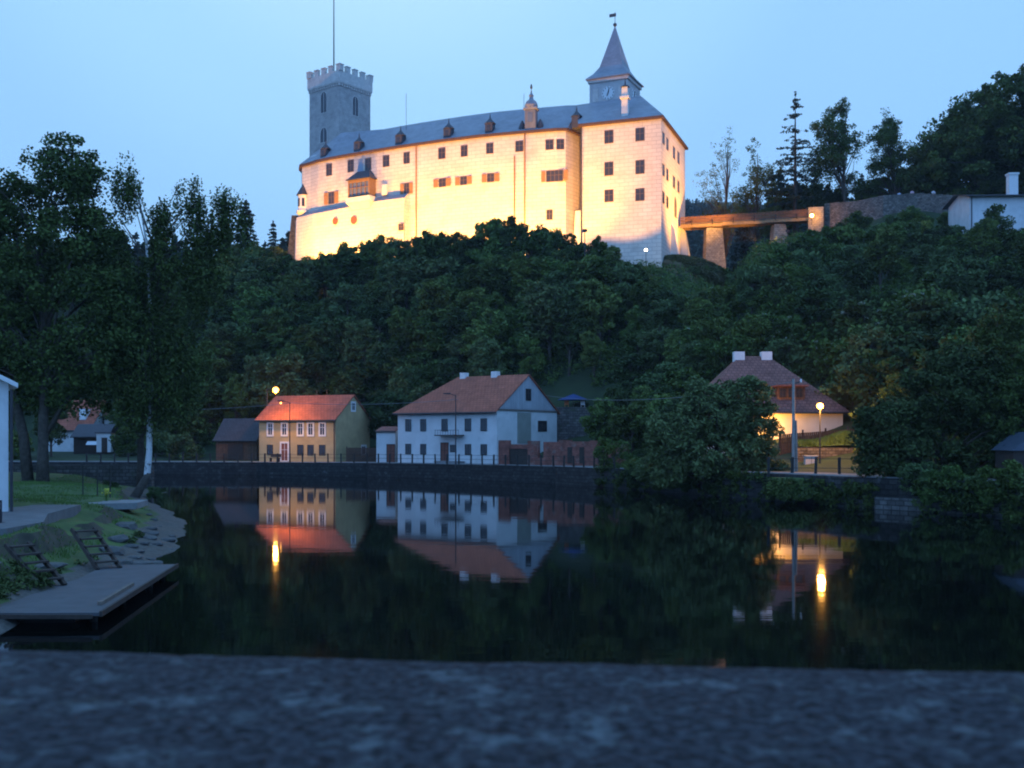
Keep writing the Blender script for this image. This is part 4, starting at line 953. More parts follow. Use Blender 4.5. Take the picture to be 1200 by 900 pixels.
# white house
th = R(-35); Lf = 13.98; X0, Y0 = -1.65 - math.cos(th) * Lf, 116 - math.sin(th) * Lf; Dp = 12.0
t, fw, sw, add, roof = house('white_house', (X0, Y0, 1.62), th, Lf, Dp, 5.75, 4.0, M_white, M_tile, 'large white two storey house with red hipped roof and grey boarded gable', hipL=4.1, gablem=M_gable)
for u in (478.5, 496, 521, 548.5, 567):
    a = sx(u, X0, Y0, th); fw(a, 4.2, .72, 1.25, 'thin'); 
for u in (478.5, 496, 548.5, 567): fw(sx(u, X0, Y0, th), 1.5, .7, 1.05, 'thin')
fw(sx(531, X0, Y0, th), 1.6, .7, .7, 'thin'); fw(sx(521, X0, Y0, th), 1.1, 1.0, 2.2, 'thin', name='door', pane=M_door)
sw(Dp / 2, 7.6, .9, 1.2, 'thin', off=.03); sw(8.9, 4.1, 1.7, 1.1, 'thin')
add(MB().box(Lf + .04, 5.2, 3.9, .08, 2.6, 3.4), 'boarded_panel', mat('olive_board', (.26, .27, .23), .85, .15, 1))
add(MB().box(Lf + .03, 4.0, .9, .06, 2.4, 1.7), 'garage_door', M_darkwood)
a = sx(524, X0, Y0, th); bal = add(MB().box(a + .7, -.55, 3.05, 3.4, 1.0, .12), 'balcony', M_darkwood)
mm = MB(); 
for k in range(10): mm.box(a - .9 + k * .36, -1.0, 3.35, .03, .03, .55)
mm.box(a + .7, -1.0, 3.62, 3.4, .05, .05); add(mm, 'railing', M_metal, bal)
add(MB().box(a + .7, -.5, .05, 3.6, .9, .35), 'doorstep', M_conc)
for a_ in (5.0, 9.5): 
    c = add(MB().box(a_, 6.0, 9.75, .75, .75, 1.2), 'chimney', M_trim)
# annex between the houses
t, fw, sw, add, _ = house('white_annex', (xat(441, 126), 126, 1.5), R(-10), 2.3, 5, 3.6, .5, M_white, M_tile2, 'small white annex with a brown door between the ochre and white houses', ov=.1)
fw(1.75, 1.05, .9, 2.1, 'thin', name='door', pane=M_door)
# barn left of the ochre house
t, fw, sw, add, _ = house('wooden_barn', (xat(253, 139), 139, 1.5), R(-6), 5.4, 7, 2.7, 2.6, M_wood, mat('barn_roof', (.07, .06, .065), .8, .25, 2, brick=(.4, .4, .03, (.5, .5, .5), .8)), 'low brown timber barn with a dark roof left of the ochre house', ov=.3)
add(MB().box(2.6, -.03, 1.1, 2.0, .06, 2.1), 'door', M_darkwood)
# right house with the big roof
t, fw, sw, add, roof = house('big_roof_house', (17.0, 98, 3.4), 0, 13.0, 10, 3.75, 4.9, mat('cream_plaster', (.62, .58, .50), .9, .1, .8, bump=.1), M_tile2, 'cream house with a tall brown hipped roof behind the willow bush', hipL=4.6, hipR=5.6, ov=.5)
dm = add(MB().prism([(7.2, .6), (9.7, .6), (9.7, 3.2), (7.2, 3.2)], 4.2, 5.7), 'dormer', M_wood)
add(MB().prism([(6.9, .2), (10.0, .2), (10.0, 3.9), (6.9, 3.9)], 5.71, 5.85, top=[(6.9, .2), (10.0, .2), (10.0, 3.9), (6.9, 3.9)]), 'dormer_roof', M_tile2, dm)
for a_ in (7.7, 8.5, 9.2): w0 = window(dm, (17 + a_, 98.6, 3.4 + 5.1), 0, .5, .7, 'thin')
for a_ in (4.6, 7.2):
    c = add(MB().box(a_, 5.0, 8.65, 1.0, .8, 1.1), 'chimney', M_trim)
for a_ in (9.5,): fw(a_, 2.0, .9, 1.2, 'lip') if 0 else None
fw(4.0, 2.0, 1.0, 1.3, 'lip'); fw(2.0, 2.0, 1.0, 1.3, 'lip')
add(MB().poly([(5.6, 2.2, 6.1), (6.3, 2.2, 6.1), (6.3, 2.9, 6.8), (5.6, 2.9, 6.8)]), 'skylight', M_glassblue) if 0 else None
# far left houses
def at(u, Y, z=None): return (xat(u, Y), Y, hill(xat(u, Y), Y) if z is None else z)
t, fw, sw, add, _ = house('red_roof_house', (xat(52, 158), 158, 3.2), R(-12), 7.5, 8, 2.6, 4.2, M_white, M_tile, 'white house with a steep red roof far off between the left trees', ov=.4)
add(MB().box(5.6, 1.5, 4.6, 1.0, 1.2, 1.6), 'dormer', M_trim)
t, fw, sw, add, _ = house('grey_house', (xat(90, 160), 160, 3.2), R(-8), 5.6, 6, 4.4, 1.6, M_white, M_tile2, 'white house with a flatter brown roof beside the red roofed one', ov=.4)
fw(3.8, 3.4, .9, 1.0, 'thin'); 
t, fw, sw, add, _ = house('garden_shed', (xat(86, 152), 152, 2.6), R(-8), 5.2, 3.5, 2.1, 1.5, M_darkwood, M_lead, 'low dark shed in front of the far left houses', ov=.3)
tp_ = MB(); tp_.prism([(0, 0), (1.9, .3), (1.8, 1.4), (0, 1.2)], 0, .5, top=[(.2, .2), (1.8, .5), (1.6, 1.1), (.3, 1.0)])
tag(tp_.build('white_tarp', mat('white_tarp', (.8, .8, .8), .6, .05, 2), loc=(xat(100, 149), 149, 3.4)), 'bright white tarpaulin heap beside the low dark shed', 'tarpaulin')
MBp = empty('white_kiosk', (xat(124, 150), 150, 2.4)); tag(MBp, 'narrow white doorway structure right of the dark shed', 'kiosk')
MB().box(0, 0, 1.3, 2.0, 1.6, 2.6).build('wall', M_white, MBp); MB().box(.1, -.82, 1.0, .8, .04, 2.0).build('door', M_darkwood, MBp); MB().box(0, 0, 2.68, 2.4, 2.0, .14).build('roof', M_lead, MBp)

# garden wall and building at the top right
GW = [Vector((51.2, 177.2)), Vector((xat(1000, 173)), ) if 0 else Vector((xat(1000, 174), 174)), Vector((xat(1035, 171), 171)), Vector((xat(1075, 170), 170)), Vector((xat(1120, 167), 167))]
ztop = [zat(238, 177), zat(236, 174), zat(229, 171), zat(226, 170), zat(229, 167)]
m_ = MB(); G2 = offs(GW, .8); sub = []
for k in range(4):
    for s in range(6):
        a = GW[k].lerp(GW[k + 1], s / 6); b_ = GW[k].lerp(GW[k + 1], (s + 1) / 6); c_ = G2[k].lerp(G2[k + 1], (s + 1) / 6); d_ = G2[k].lerp(G2[k + 1], s / 6)
        zt_ = ztop[k] + (ztop[k + 1] - ztop[k]) * (s + .5) / 6 + .12 * noise.noise(Vector((k, s * .7, 0)))
        m_.prism([tuple(a), tuple(b_), tuple(c_), tuple(d_)], 33, zt_)
tag(m_.build('garden_wall', M_stonel), 'long rubble retaining wall at the hilltop right of the footbridge', 'wall')
t, fw, sw, add, _ = house('hilltop_house', (xat(1136, 152), 152, 32.0), R(-2), 14, 8, 6.4, .9, M_white, M_lead, 'pale low hilltop building with a flat dark roof and white chimney', ov=.7)
fw(8.7, 4.4, 1.1, 1.3, 'thin'); fw(11.8, 4.4, 1.1, 1.3, 'thin')
c = add(MB().box(7.2, 3.0, 8.1, 1.25, 1.1, 3.8), 'chimney', M_trim); add(MB().box(7.2, 3.0, 10.08, 1.5, 1.35, .25), 'cap', M_trim, c)
add(MB().tube((.3, -.12, 0), (.3, -.12, 6.2), .07, n=6), 'downpipe', M_metal)
# ------------------------------------------------------------------ brick ruin, terrace, walls
rn = empty('brick_wall', (4, 109, 1.6)); tag(rn, 'ruined red brick wall with blocked openings beside the white house', 'wall')
R0, R1 = Vector((xat(584, 110.5), 110.5)), Vector((xat(735, 103.5), 103.5)); tt = (R1 - R0); Lr = tt.length; tt.normalize()
def rb(m, s0, s1, z0, z1, o0=0, o1=.45): m.wbox((R0.x, R0.y), (tt.x, tt.y), None, 0, s0, s1, -o1, -o0, z0, z1)
m_ = MB(); hs = 1.5
for s0, s1, z1 in ((0, 1.25, 4.15), (3.4, 4.6, 4.1), (5.2, 6.9, 4.0), (6.9, 8.2, 4.2), (8.2, 10.3, 4.05), (10.3, 12.0, 4.15), (12.0, Lr, 3.9)): rb(m_, s0, s1 - .003, hs, z1)
rb(m_, 4.6, 5.197, hs, 2.4); rb(m_, 1.25, 3.397, 3.3, 3.75, .05, .35); m_.build('brickwork', M_brick, rn, world=True)
m_ = MB(); rb(m_, 1.253, 3.39, hs, 3.295, .15, .25); m_.build('gate', M_darkwood, rn, world=True)
for s in (5.9, 7.9, 9.2, 11.2):
    m_ = MB(); rb(m_, s, s + .5, 1.9, 3.5, -.06, .02); m_.build('pilaster' if s in (5.9,) else 'blocked_window', M_darkwood if s != 5.9 else M_brick, rn, world=True)
tw_ = MB(); tw_.prism([(xat(640, 127), 127), (xat(726, 124), 124), (xat(726, 125), 125), (xat(640, 128), 128)], 3, zat(477, 126)); tag(tw_.build('terrace_wall', M_stone), 'dark rubble terrace wall under the blue parasol', 'wall')
pr = empty('blue_parasol', (xat(672, 130), 130, 6.2)); tag(pr, 'blue parasol open on the terrace above the rubble wall', 'parasol')
z_ = zat(466, 130) - 6.2; MB().tube((0, 0, 0), (0, 0, z_), .04).build('pole', M_greywood, pr); MB().lathe((0, 0, z_), [(1.9, -.30), (1.88, -.25), (.05, .45)], 8).build('canopy', M_blue, pr)
tag(MB().prism([(xat(640, 127.9), 127.9), (xat(726, 125.1), 125.1), (xat(730, 134), 134), (xat(640, 136), 136)], 4, zat(478, 127)).build('terrace', M_hill), 'flat terrace behind the rubble wall', kind='structure')
for i, (u, dx) in enumerate(((664, 0), (683, 0))):
    c = empty('garden_chair', (xat(u, 129.2), 129.2, zat(478, 127))); tag(c, ['orange garden chair left of the blue parasol', 'pale garden chair right of the blue parasol'][i], 'chair')
    m1 = [mat('orange_plastic', (.5, .16, .05), .5, .1, 3), M_trim][i]
    MB().box(0, 0, .43, .5, .5, .05).build('seat', m1, c); MB().box(0, .25, .8, .5, .05, .7).build('backrest', m1, c)
    for a in (-.21, .21):
        for b_ in (-.21, .21): MB().box(a, b_, .2, .04, .04, .4).build('leg', m1, c)

# stone wall with grass mound, box, picket fence at right
sw_ = MB(); sw_.prism([(xat(934, 87), 87), (xat(1019, 87), 87), (xat(1019, 87.6), 87.6), (xat(934, 87.6), 87.6)], 1.6, zat(524.5, 87)); tag(sw_.build('stone_wall', M_stonel), 'coursed stone garden wall below the right street lamp', 'wall')
tag(MB().box(xat(1023.5, 86), 86.4, 2.7, .6, 1.2, 1.9).build('gate_pillar', M_trim), 'short white gate pillar at the right end of the stone wall', 'pillar')
ub = empty('utility_box', (xat(950, 85.8), 85.8, 2.05)); tag(ub, 'pale grey utility cabinet standing against the stone garden wall', 'cabinet')
MB().box(0, 0, .45, .95, .5, .9).build('case', mat('cabinet_grey', (.5, .52, .55), .5, .05, 2), ub); MB().box(0, 0, .94, 1.05, .6, .07).build('lid', mat('cabinet_grey2', (.45, .47, .5), .5, .05, 2), ub); MB().box(0, -.26, .45, .02, .02, .8).build('door_seam', M_black, ub)
pf = empty('board_fence', (xat(960, 93), 93, 4)); tag(pf, 'dark board fence climbing in front of the cream house', 'fence')
m_ = MB(); p0, p1 = Vector((xat(914, 91), 91)), Vector((xat(1020, 94), 94)); 
for k in range(44):
    p = p0.lerp(p1, (k + .5) / 44); zt_ = zat(509 - 8 * (k / 44), p.y); m_.box(p.x, p.y, zt_ / 2 + 1.25, .17, .03, zt_ - 2.5, .35)
m_.build('boards', M_wood, pf, world=True)
for k in (0, 11, 22, 33, 44):
    p = p0.lerp(p1, k / 44); MB().box(p.x, p.y + .08, zat(508 - 8 * (k / 44), p.y) / 2 + 1.3, .12, .12, zat(506 - 8 * (k / 44), p.y) - 2.4, .1).build('post', M_darkwood, pf, world=True)
m_ = MB(); hh_ = []
nxm = 26; nym = 8; y0m, y1m = 87.62, 92.5
for j in range(nym):
    for i in range(nxm):
        u = 936 + (1019 - 936) * i / (nxm - 1); Y = y0m + (y1m - y0m) * j / (nym - 1)
        hgt = zat(524, 87) + (.75 * math.exp(-((u - 992) / 24) ** 2) + .25) * math.sin(math.pi * min(1, (j + .3) / 3) / 2) + .1 * noise.noise(Vector((i * .6, j * .8, 0)))
        m_.v.append((xat(u, Y), Y, hgt))
for j in range(nym - 1):
    for i in range(nxm - 1): a = j * nxm + i; m_.f.append((a, a + 1, a + nxm + 1, a + nxm))
tag(m_.build('garden_mound', M_grass, smooth=True), 'raised grassy bed behind the stone garden wall', kind='structure')

# ------------------------------------------------------------------ riverside fence
def fence(line, zf, sp, h, name, label, rails=(.9, .5), r=.08, gap=()):
    t = empty(name, (line[0].x, line[0].y, zf(line[0]))); tag(t, label, 'fence')
    pts = []; acc = 0; k = 0; cur = 0.0
    tot = sum((line[i + 1] - line[i]).length for i in range(len(line) - 1)); n = int(tot / sp)
    def atd(d):
        for i in range(len(line) - 1):
            l = (line[i + 1] - line[i]).length
            if d <= l: return line[i].lerp(line[i + 1], d / l)
            d -= l
        return line[-1]
    first = None
    for k in range(n + 1):
        p = atd(k * sp); z = zf(p); pts.append((p, z))
        if first is None:
            first = MB().box(0, 0, h / 2, r * 2, r * 2, h).build('post', M_post, t); o = first
        else: o = first.copy(); C.objects.link(o); o.parent = t
        o.location = Vector((p.x, p.y, z)) - wloc(t); o.rotation_euler = (R(random.uniform(-2, 2)), R(random.uniform(-2.5, 2.5)), random.uniform(-.2, .2))
    for hr in rails:
        MB().path([(p.x, p.y, z + h * hr) for p, z in pts], [.018] * len(pts), 4).build('rail', M_post, t, world=True)
zrf = lambda p: zroad(p)
allb = offs(BK, .35)
seg = [p for p in allb if 30 < 600 + F * p.x / p.y < 745]
fence(seg, zrf, 1.72, 1.05, 'riverside_fence', 'long fence of dark posts and wires along the quay in front of the houses')
seg = [p for p in allb if 740 < 600 + F * p.x / p.y < 905]; 
fence([Vector((xat(u, 74.2), 74.2 + (1012 - u) * .012)) for u in (906, 931, 958, 985, 1014)], lambda p: 1.72, 1.58, 1.38, 'riverside_fence', 'short fence of thick dark posts below the right street lamp', rails=(.92, .45), r=.085)
tag(MB().box(xat(1012, 74), 74, 2.4, .42, .3, 1.55).build('gate_post', M_post), 'thick dark end post at the right end of the short fence', 'post')
tag(MB().prism([(xat(905, 74.6), 74.4), (xat(1035, 74), 74.0), (xat(1030, 70.6), 70.4), (xat(905, 73), 72.6)], 0.6, 1.72, top=[(xat(905, 74.6), 74.4), (xat(1035, 74), 74.0), (xat(1030, 72.4), 72.4), (xat(905, 73.6), 73.6)]).build('grass_ledge', M_grass), 'grass ledge at the water edge under the short fence', kind='structure')
tag(MB().prism([(xat(1024, 67.5), 67.2), (xat(1085, 65.0), 64.6), (xat(1085, 65.6), 65.6), (xat(1024, 68), 68)], -.5, .75).build('concrete_wall', M_stone), 'short pale retaining wall at the water below the right trees', 'wall')
gh = empty('glass_shed', (xat(1216, 62), 64, 1.9)); tag(gh, 'small shed with a pale blue glass roof at the right edge', 'shed')
MB().box(.6, 0, .9, 3.2, 2.4, 1.8).build('wall', M_darkwood, gh); MB().prism([(-1.2, -1.4), (2.6, -1.4), (2.6, 1.4), (-1.2, 1.4)], 1.805, 2.9, top=[(.2, -1.4), (1.2, -1.4), (1.2, 1.4), (.2, 1.4)]).build('roof', mat('glass_roof', (.07, .085, .11), .25, .1, 2), gh)

# ------------------------------------------------------------------ street lamps, poles, cables
def street_lamp(x, y, z0, H, arm, rz, label, lit, r=.2, power=0, strength=0, col=SODIUM, down=False):
    t = empty('street_lamp', (x, y, z0)); tag(t, label, 'street lamp')
    MB().path([(0, 0, -.3), (0, 0, H)], [.085, .05], 8).build('post', M_metal, t)
    c, s = math.cos(rz), math.sin(rz)
    MB().path([(0, 0, H - .05), (c * arm * .5, s * arm * .5, H + .1), (c * arm, s * arm, H + .1)], [.035] * 3, 6).build('arm', M_metal, t)
    hd = MB().box(c * arm, s * arm, H + .16, .75, .30, .12, rz).build('lamp_head', M_metal, t)
    if lit:
        mname = 'lamp_glow_%d' % int(strength)
        MB().lathe((c * arm, s * arm, H - .08), [(.03, -r), (r * .75, -r * .7), (r, 0), (r * .8, r * .8), (.1, r * .88)], 12).build('globe' if not down else 'lens', mat(mname, col, emit=((1.0, .42, .07), strength)), t)
        if down: spot('lamp_light', (x + c * arm, y + s * arm, z0 + H - .1 - r), (x + c * arm + .2, y + s * arm + 2.2, z0), power, 150, .5, col, .1, t)
        else: point('lamp_light', (x + c * arm, y + s * arm - .05, z0 + H - .1 - r - .15), power, col, .12, t)
    return t
# the very bright lamp over the left end of the ochre house (its post stands behind the barn side)
street_lamp(xat(323, 129.6) - 1.2, 137.6, 1.8, zat(456.5, 131) - 1.8, 0.001, 0, 'x', False) if 0 else None
lm = empty('street_lamp', (xat(313, 137.5), 137.5, 1.7)); tag(lm, 'brightly glowing street lamp on a long bracket above the left end of the ochre roof', 'street lamp')
zl = zat(457, 131.2); hx, hy = xat(323, 131.2), 131.2
MB().path([(xat(313, 137.5), 137.5, 1.2), (xat(313, 137.5), 137.5, zl + .5)], [.11, .07], 8).build('post', M_metal, lm, world=True)
MB().path([(xat(313, 137.5), 137.5, zl + .3), (hx, hy, zl + .45)], [.04, .04], 6).build('arm', M_metal, lm, world=True)
MB().box(hx, hy, zl + .42, .5, .7, .12, .2).build('lamp_head', M_metal, lm, world=True)
MB().lathe((hx, hy, zl), [(.05, -.34), (.28, -.22), (.38, 0), (.32, .20), (.12, .33)], 14).build('globe', mat('lamp_glow_main', SODIUM, emit=((1.0, .42, .07), 11)), lm, world=True)
point('lamp_light', (hx, hy - .1, zl - .6), 1700, SODIUM, .25, lm)
street_lamp(xat(339.5, 127.2), 127.2, 1.5, zat(471.5, 127.2) - 1.5, 1.05, math.pi, 'slim street lamp post in front of the ochre house wall', True, r=.10, power=1500, strength=8, down=True)
street_lamp(xat(534, 112.9), 112.9, 1.55, zat(463, 112.9) - 1.55, .9, math.pi, 'unlit street lamp in front of the large white house', False)
# right lamp
lp = empty('street_lamp', (xat(961, 85), 85, 1.95)); tag(lp, 'glowing street lamp on a thin post before the cream house', 'street lamp'); H = zat(475.5, 85)
MB().path([(0, 0, -.2), (0, 0, H - 1.95 - .4)], [.06, .045], 8).build('post', M_metal, lp)
MB().lathe((0, 0, H - 1.95), [(.05, -.42), (.10, -.38), (.12, -.30)], 8).build('lamp_holder', M_metal, lp)
MB().lathe((0, 0, H - 1.95), [(.06, -.28), (.22, -.16), (.28, 0), (.2, .17), (.04, .22)], 14).build('globe', mat('lamp_glow_main', SODIUM), lp)
point('lamp_light', (xat(961, 85), 84.6, H - .05), 2600, SODIUM, .25, lp)
wl_ = wall_lamp((xat(899, 96.0), 96.0, 5.8), 1900, 'yard lamp glowing behind the willow bush by the cream house wall', r=.10, strength=5, post=2.2, name='yard_lamp')
for ch in list(wl_.children):
    if ch.type == 'LIGHT': bpy.data.objects.remove(ch)
spot('lamp_light', (xat(899, 96.0), 96.1, 5.6), (xat(905, 96.0) + .8, 98.0, 5.5), 1800, 165, .8, SODIUM, .15, wl_)
pl = empty('utility_pole', (xat(930, 80), 80, 1.95)); tag(pl, 'tall pale concrete utility pole beside the willow bush', 'pole')
zt_ = zat(444, 80) - 1.95
MB().path([(0, 0, -.3), (0, 0, zt_)], [.14, .10], 8).build('post', M_pole, pl); MB().path([(0, 0, zt_ - .35), (.55, 0, zt_ - .2)], [.04, .04], 6).build('bracket', M_metal, pl); MB().lathe((.55, 0, zt_ - .2), [(.07, -.05), (.07, .12), (.03, .2)], 8).build('insulator', M_trim, pl)
MB().path([(.28, .15, -.3), (.20, .12, zt_ * .55)], [.10, .09], 8).build('support_post', M_pole, pl)
def cable(p, q_, sag, label):
    pts = [Vector(p).lerp(Vector(q_), k / 20) - Vector((0, 0, sag * 4 * (k / 20) * (1 - k / 20))) for k in range(21)]
    tag(MB().path(pts, [.022] * 21, 4).build('overhead_cable', mat('cable_grey', (.18, .18, .19), .6, .1, 2)), label, 'cable')
cable((xat(930, 80), 80, zat(447, 80)), (xat(640, 121), 122, zat(463.5, 122)), .9, 'overhead cable from the concrete pole to the white house')
cable((xat(539, 120.5), 116, zat(468, 116)), (xat(340, 127.2), 127.2, zat(472, 127.2)), .35, 'overhead cable from the white house to the ochre house lamp post')
cable((xat(340, 127.2), 127.2, zat(472.5, 127.2)), (xat(60, 128), 128, zat(477, 128)), .6, 'overhead cable running left from the ochre house past the birch')
for u, lab in ((323, 'bicycle rack'),): pass
bn = empty('garden_bench', (xat(322, 130.6), 130.6, 1.5)); tag(bn, 'small dark bench against the ochre house front', 'bench')
MB().box(0, 0, .45, 1.5, .4, .06, R(-23)).build('seat', M_darkwood, bn); MB().box(.08, .2, .75, 1.5, .06, .4, R(-23)).build('backrest', M_darkwood, bn)
for a in (-.6, .6): MB().box(a * math.cos(R(23)), -a * math.sin(R(23)), .21, .08, .36, .42, R(-23)).build('leg', M_darkwood, bn)
wf = empty('board_fence', (xat(405, 131), 131, 1.5)); tag(wf, 'low dark board fence beside the gable of the ochre house', 'fence')
m_ = MB()
for k in range(22): m_.box(xat(406, 130) + k * .17, 130.2, 2.35, .15, .03, 1.7)
m_.build('boards', M_darkwood, wf, world=True)
for k in (0, 11, 21.5): MB().box(xat(406, 130) + k * .17, 130.28, 2.4, .1, .1, 1.9).build('post', M_darkwood, wf, world=True)
# ------------------------------------------------------------------ trees and plants
rng = np.random.default_rng(11)
def fast_mesh(name, verts, nper, mt):
    n = len(verts); nf = n // nper
    me = bpy.data.meshes.new(name); me.vertices.add(n); me.vertices.foreach_set('co', verts.astype('f').ravel())
    me.loops.add(n); me.loops.foreach_set('vertex_index', np.arange(n, dtype='i'))
    me.polygons.add(nf); me.polygons.foreach_set('loop_start', np.arange(0, n, nper, dtype='i')); me.polygons.foreach_set('loop_total', np.full(nf, nper, 'i'))
    me.update(); me.validate(); me.materials.append(mt); return me
def leaves(clumps, per, leaf, droop=0.0, flat=.35, elong=1.5):
    """clumps: (n,6) centre + radii -> vertices of small folded quads"""
    c = np.repeat(clumps, per, axis=0); n = len(c)
    d = rng.normal(size=(n, 3)); d /= np.linalg.norm(d, axis=1)[:, None]; r = rng.random(n) ** .45
    p = c[:, :3] + d * r[:, None] * c[:, 3:]
    if droop: p[:, 2] -= rng.random(n) ** 1.5 * droop
    nr = rng.normal(size=(n, 3)); nr[:, 2] = np.abs(nr[:, 2]) * (1.0 + flat * 2) ; nr /= np.linalg.norm(nr, axis=1)[:, None]
    a = rng.normal(size=(n, 3))
    if droop: a[:, 2] -= 2.2
    a -= nr * (a * nr).sum(1)[:, None]; a /= np.linalg.norm(a, axis=1)[:, None]; b = np.cross(nr, a)
    s = leaf * rng.uniform(.6, 1.3, n)[:, None]
    q = np.stack([p - a * s * elong * .5, p + b * s * .5, p + a * s * elong * .5, p - b * s * .5], 1)
    return q.reshape(-1, 3)
def lobe_clumps(lobes, n, cr, squash=.7, shell=.55):
    L_ = np.array(lobes, float); vol = (L_[:, 3] * L_[:, 4] * L_[:, 5]) ** .7; k = rng.choice(len(L_), n, p=vol / vol.sum())
    d = rng.normal(size=(n, 3)); d /= np.linalg.norm(d, axis=1)[:, None]; r = shell + (1 - shell) * rng.random(n) ** .8
    p = L_[k, :3] + d * r[:, None] * L_[k, 3:]
    rr = cr * rng.uniform(.6, 1.35, n)
    return np.c_[p, rr, rr, rr * squash]
def trunk_mesh(H, r0, clumps, nl, lean=(0, 0), mt=None, top=.9, twig=.02, start=.25, bend=None):
    m = MB(); pts = []; rad = []
    for k in range(9):
        t = k / 8; w_ = .03 * H * math.sin(t * 5 + H) * t
        bx_, by_ = (0, 0) if bend is None else (np.interp(t, [b[0] for b in bend], [b[1] for b in bend]), 0)
        pts.append((lean[0] * t * t + w_ * .5 + bx_, lean[1] * t * t - w_ * .4 + by_, -.5 + t * (H * top + .5))); rad.append(r0 * (1.25 - .25 * min(1, t * 8)) * (1 - t) ** .8 + twig)
    m.path(pts, rad, 8)
    idx = rng.choice(len(clumps), min(nl, len(clumps)), replace=False)
    P9 = [Vector(p) for p in pts]
    for i in idx:
        c = Vector(clumps[i][:3])
        if start > .2 and c.z < start * H * top * 1.15: continue
        f_ = min(.93, max(start, (c.z / (H * top)) - rng.uniform(.12, .34))); k = min(7, int(f_ * 8)); b_ = P9[k].lerp(P9[k + 1], f_ * 8 - k)
        if c.z < b_.z - 1: b_ = P9[max(1, k - 2)]
        L_ = (c - b_).length; mid = b_.lerp(c, .5) + Vector((rng.uniform(-.08, .08) * L_, rng.uniform(-.08, .08) * L_, L_ * .12))
        rr = min(r0 * .42, .018 * L_ + twig) * (1 - f_ * .4)
        m.path([b_, mid, c], [rr, rr * .6, twig * .5], 5, cap=False)
    return m
def proto(name, mesh_crown, trunkmb, barkm, rot=0):
    t = bpy.data.objects.new(name, None); C.objects.link(t); t.empty_display_size = .5
    cr = bpy.data.objects.new('crown', mesh_crown); C.objects.link(cr); cr.parent = t
    if trunkmb: trunkmb.build('trunk', barkm, t, smooth=True, uv=False)
    return t
used = set(); recolour = True
def place(p, loc, s, rz, label, cat='tree', group=None, sz=None):
    if p.name in used: o = copy_tree(p); o.name = p.name.split('.')[0]
    else: used.add(p.name); o = p
    if o.name.startswith('deciduous_tree') and recolour:
        mm_ = [None, M_leaflight, M_leafB, None, M_leafdark, None, M_leafwillow][int(rng.integers(7))]
        for ch in o.children:
            if ch.name.startswith('crown') and mm_: ch.material_slots[0].link = 'OBJECT'; ch.material_slots[0].material = mm_
    o.location = loc; o.rotation_euler = (0, 0, rz); o.scale = (s, s, s if sz is None else sz)
    return tag(o, label, cat, group)

# prototypes for the wooded slope (unit: metres)
PT = []
for k in range(7):
    H = 10.0
    nl = 5 + k % 3
    lob = [(0, 0, 6.4, 2.3, 2.3, 2.8)] + [(rng.uniform(-1.9, 1.9), rng.uniform(-1.9, 1.9), rng.uniform(3.6, 8.0), rng.uniform(1.3, 2.1), rng.uniform(1.3, 2.1), rng.uniform(1.2, 2.0)) for _ in range(nl)]
    cl = lobe_clumps(lob, 95, .72, shell=.6)
    me = fast_mesh('crown_deciduous_%d' % k, leaves(cl, 96, .265), 4, [M_leafA, M_leafB, M_leafA, M_leafdark][k % 4])
    PT.append(proto('deciduous_tree', me, trunk_mesh(H, .22, cl, 26), M_bark))
PS = []
for k in range(4):
    lob = [(0, 0, 1.4, 1.5, 1.5, 1.3)] + [(rng.uniform(-1.2, 1.2), rng.uniform(-1.2, 1.2), rng.uniform(.7, 2.3), .9, .9, .8) for _ in range(4)]
    cl = lobe_clumps(lob, 48, .48, shell=.6)
    me = fast_mesh('crown_shrub_%d' % k, leaves(cl, 120, .165), 4, [M_leafA, M_leafdark, M_leafwillow, M_leafA][k])
    PS.append(proto('shrub', me, trunk_mesh(2.8, .07, cl, 14, start=.05), M_bark))
# blossoming shrub: foliage crown with a second mesh of pale blossom sprays
lob = [(0, 0, 2.2, 1.9, 1.9, 1.9)] + [(rng.uniform(-1.3, 1.3), rng.uniform(-1.3, 1.3), rng.uniform(1.2, 3.4), 1, 1, .9) for _ in range(4)]
cl = lobe_clumps(lob, 60, .55, shell=.65); me = fast_mesh('crown_elder', leaves(cl, 100, .19), 4, M_leafA)
PE_ = proto('elder_bush', me, trunk_mesh(4, .09, cl, 16, start=.05), M_bark)
cl2 = cl[cl[:, 2] > 1.6][:34].copy(); cl2[:, :3] *= 1.06; cl2[:, 3:] = (.20, .20, .07)
o = bpy.data.objects.new('blossoms', fast_mesh('blossoms', leaves(cl2, 22, .13), 4, M_flower)); C.objects.link(o); o.parent = PE_

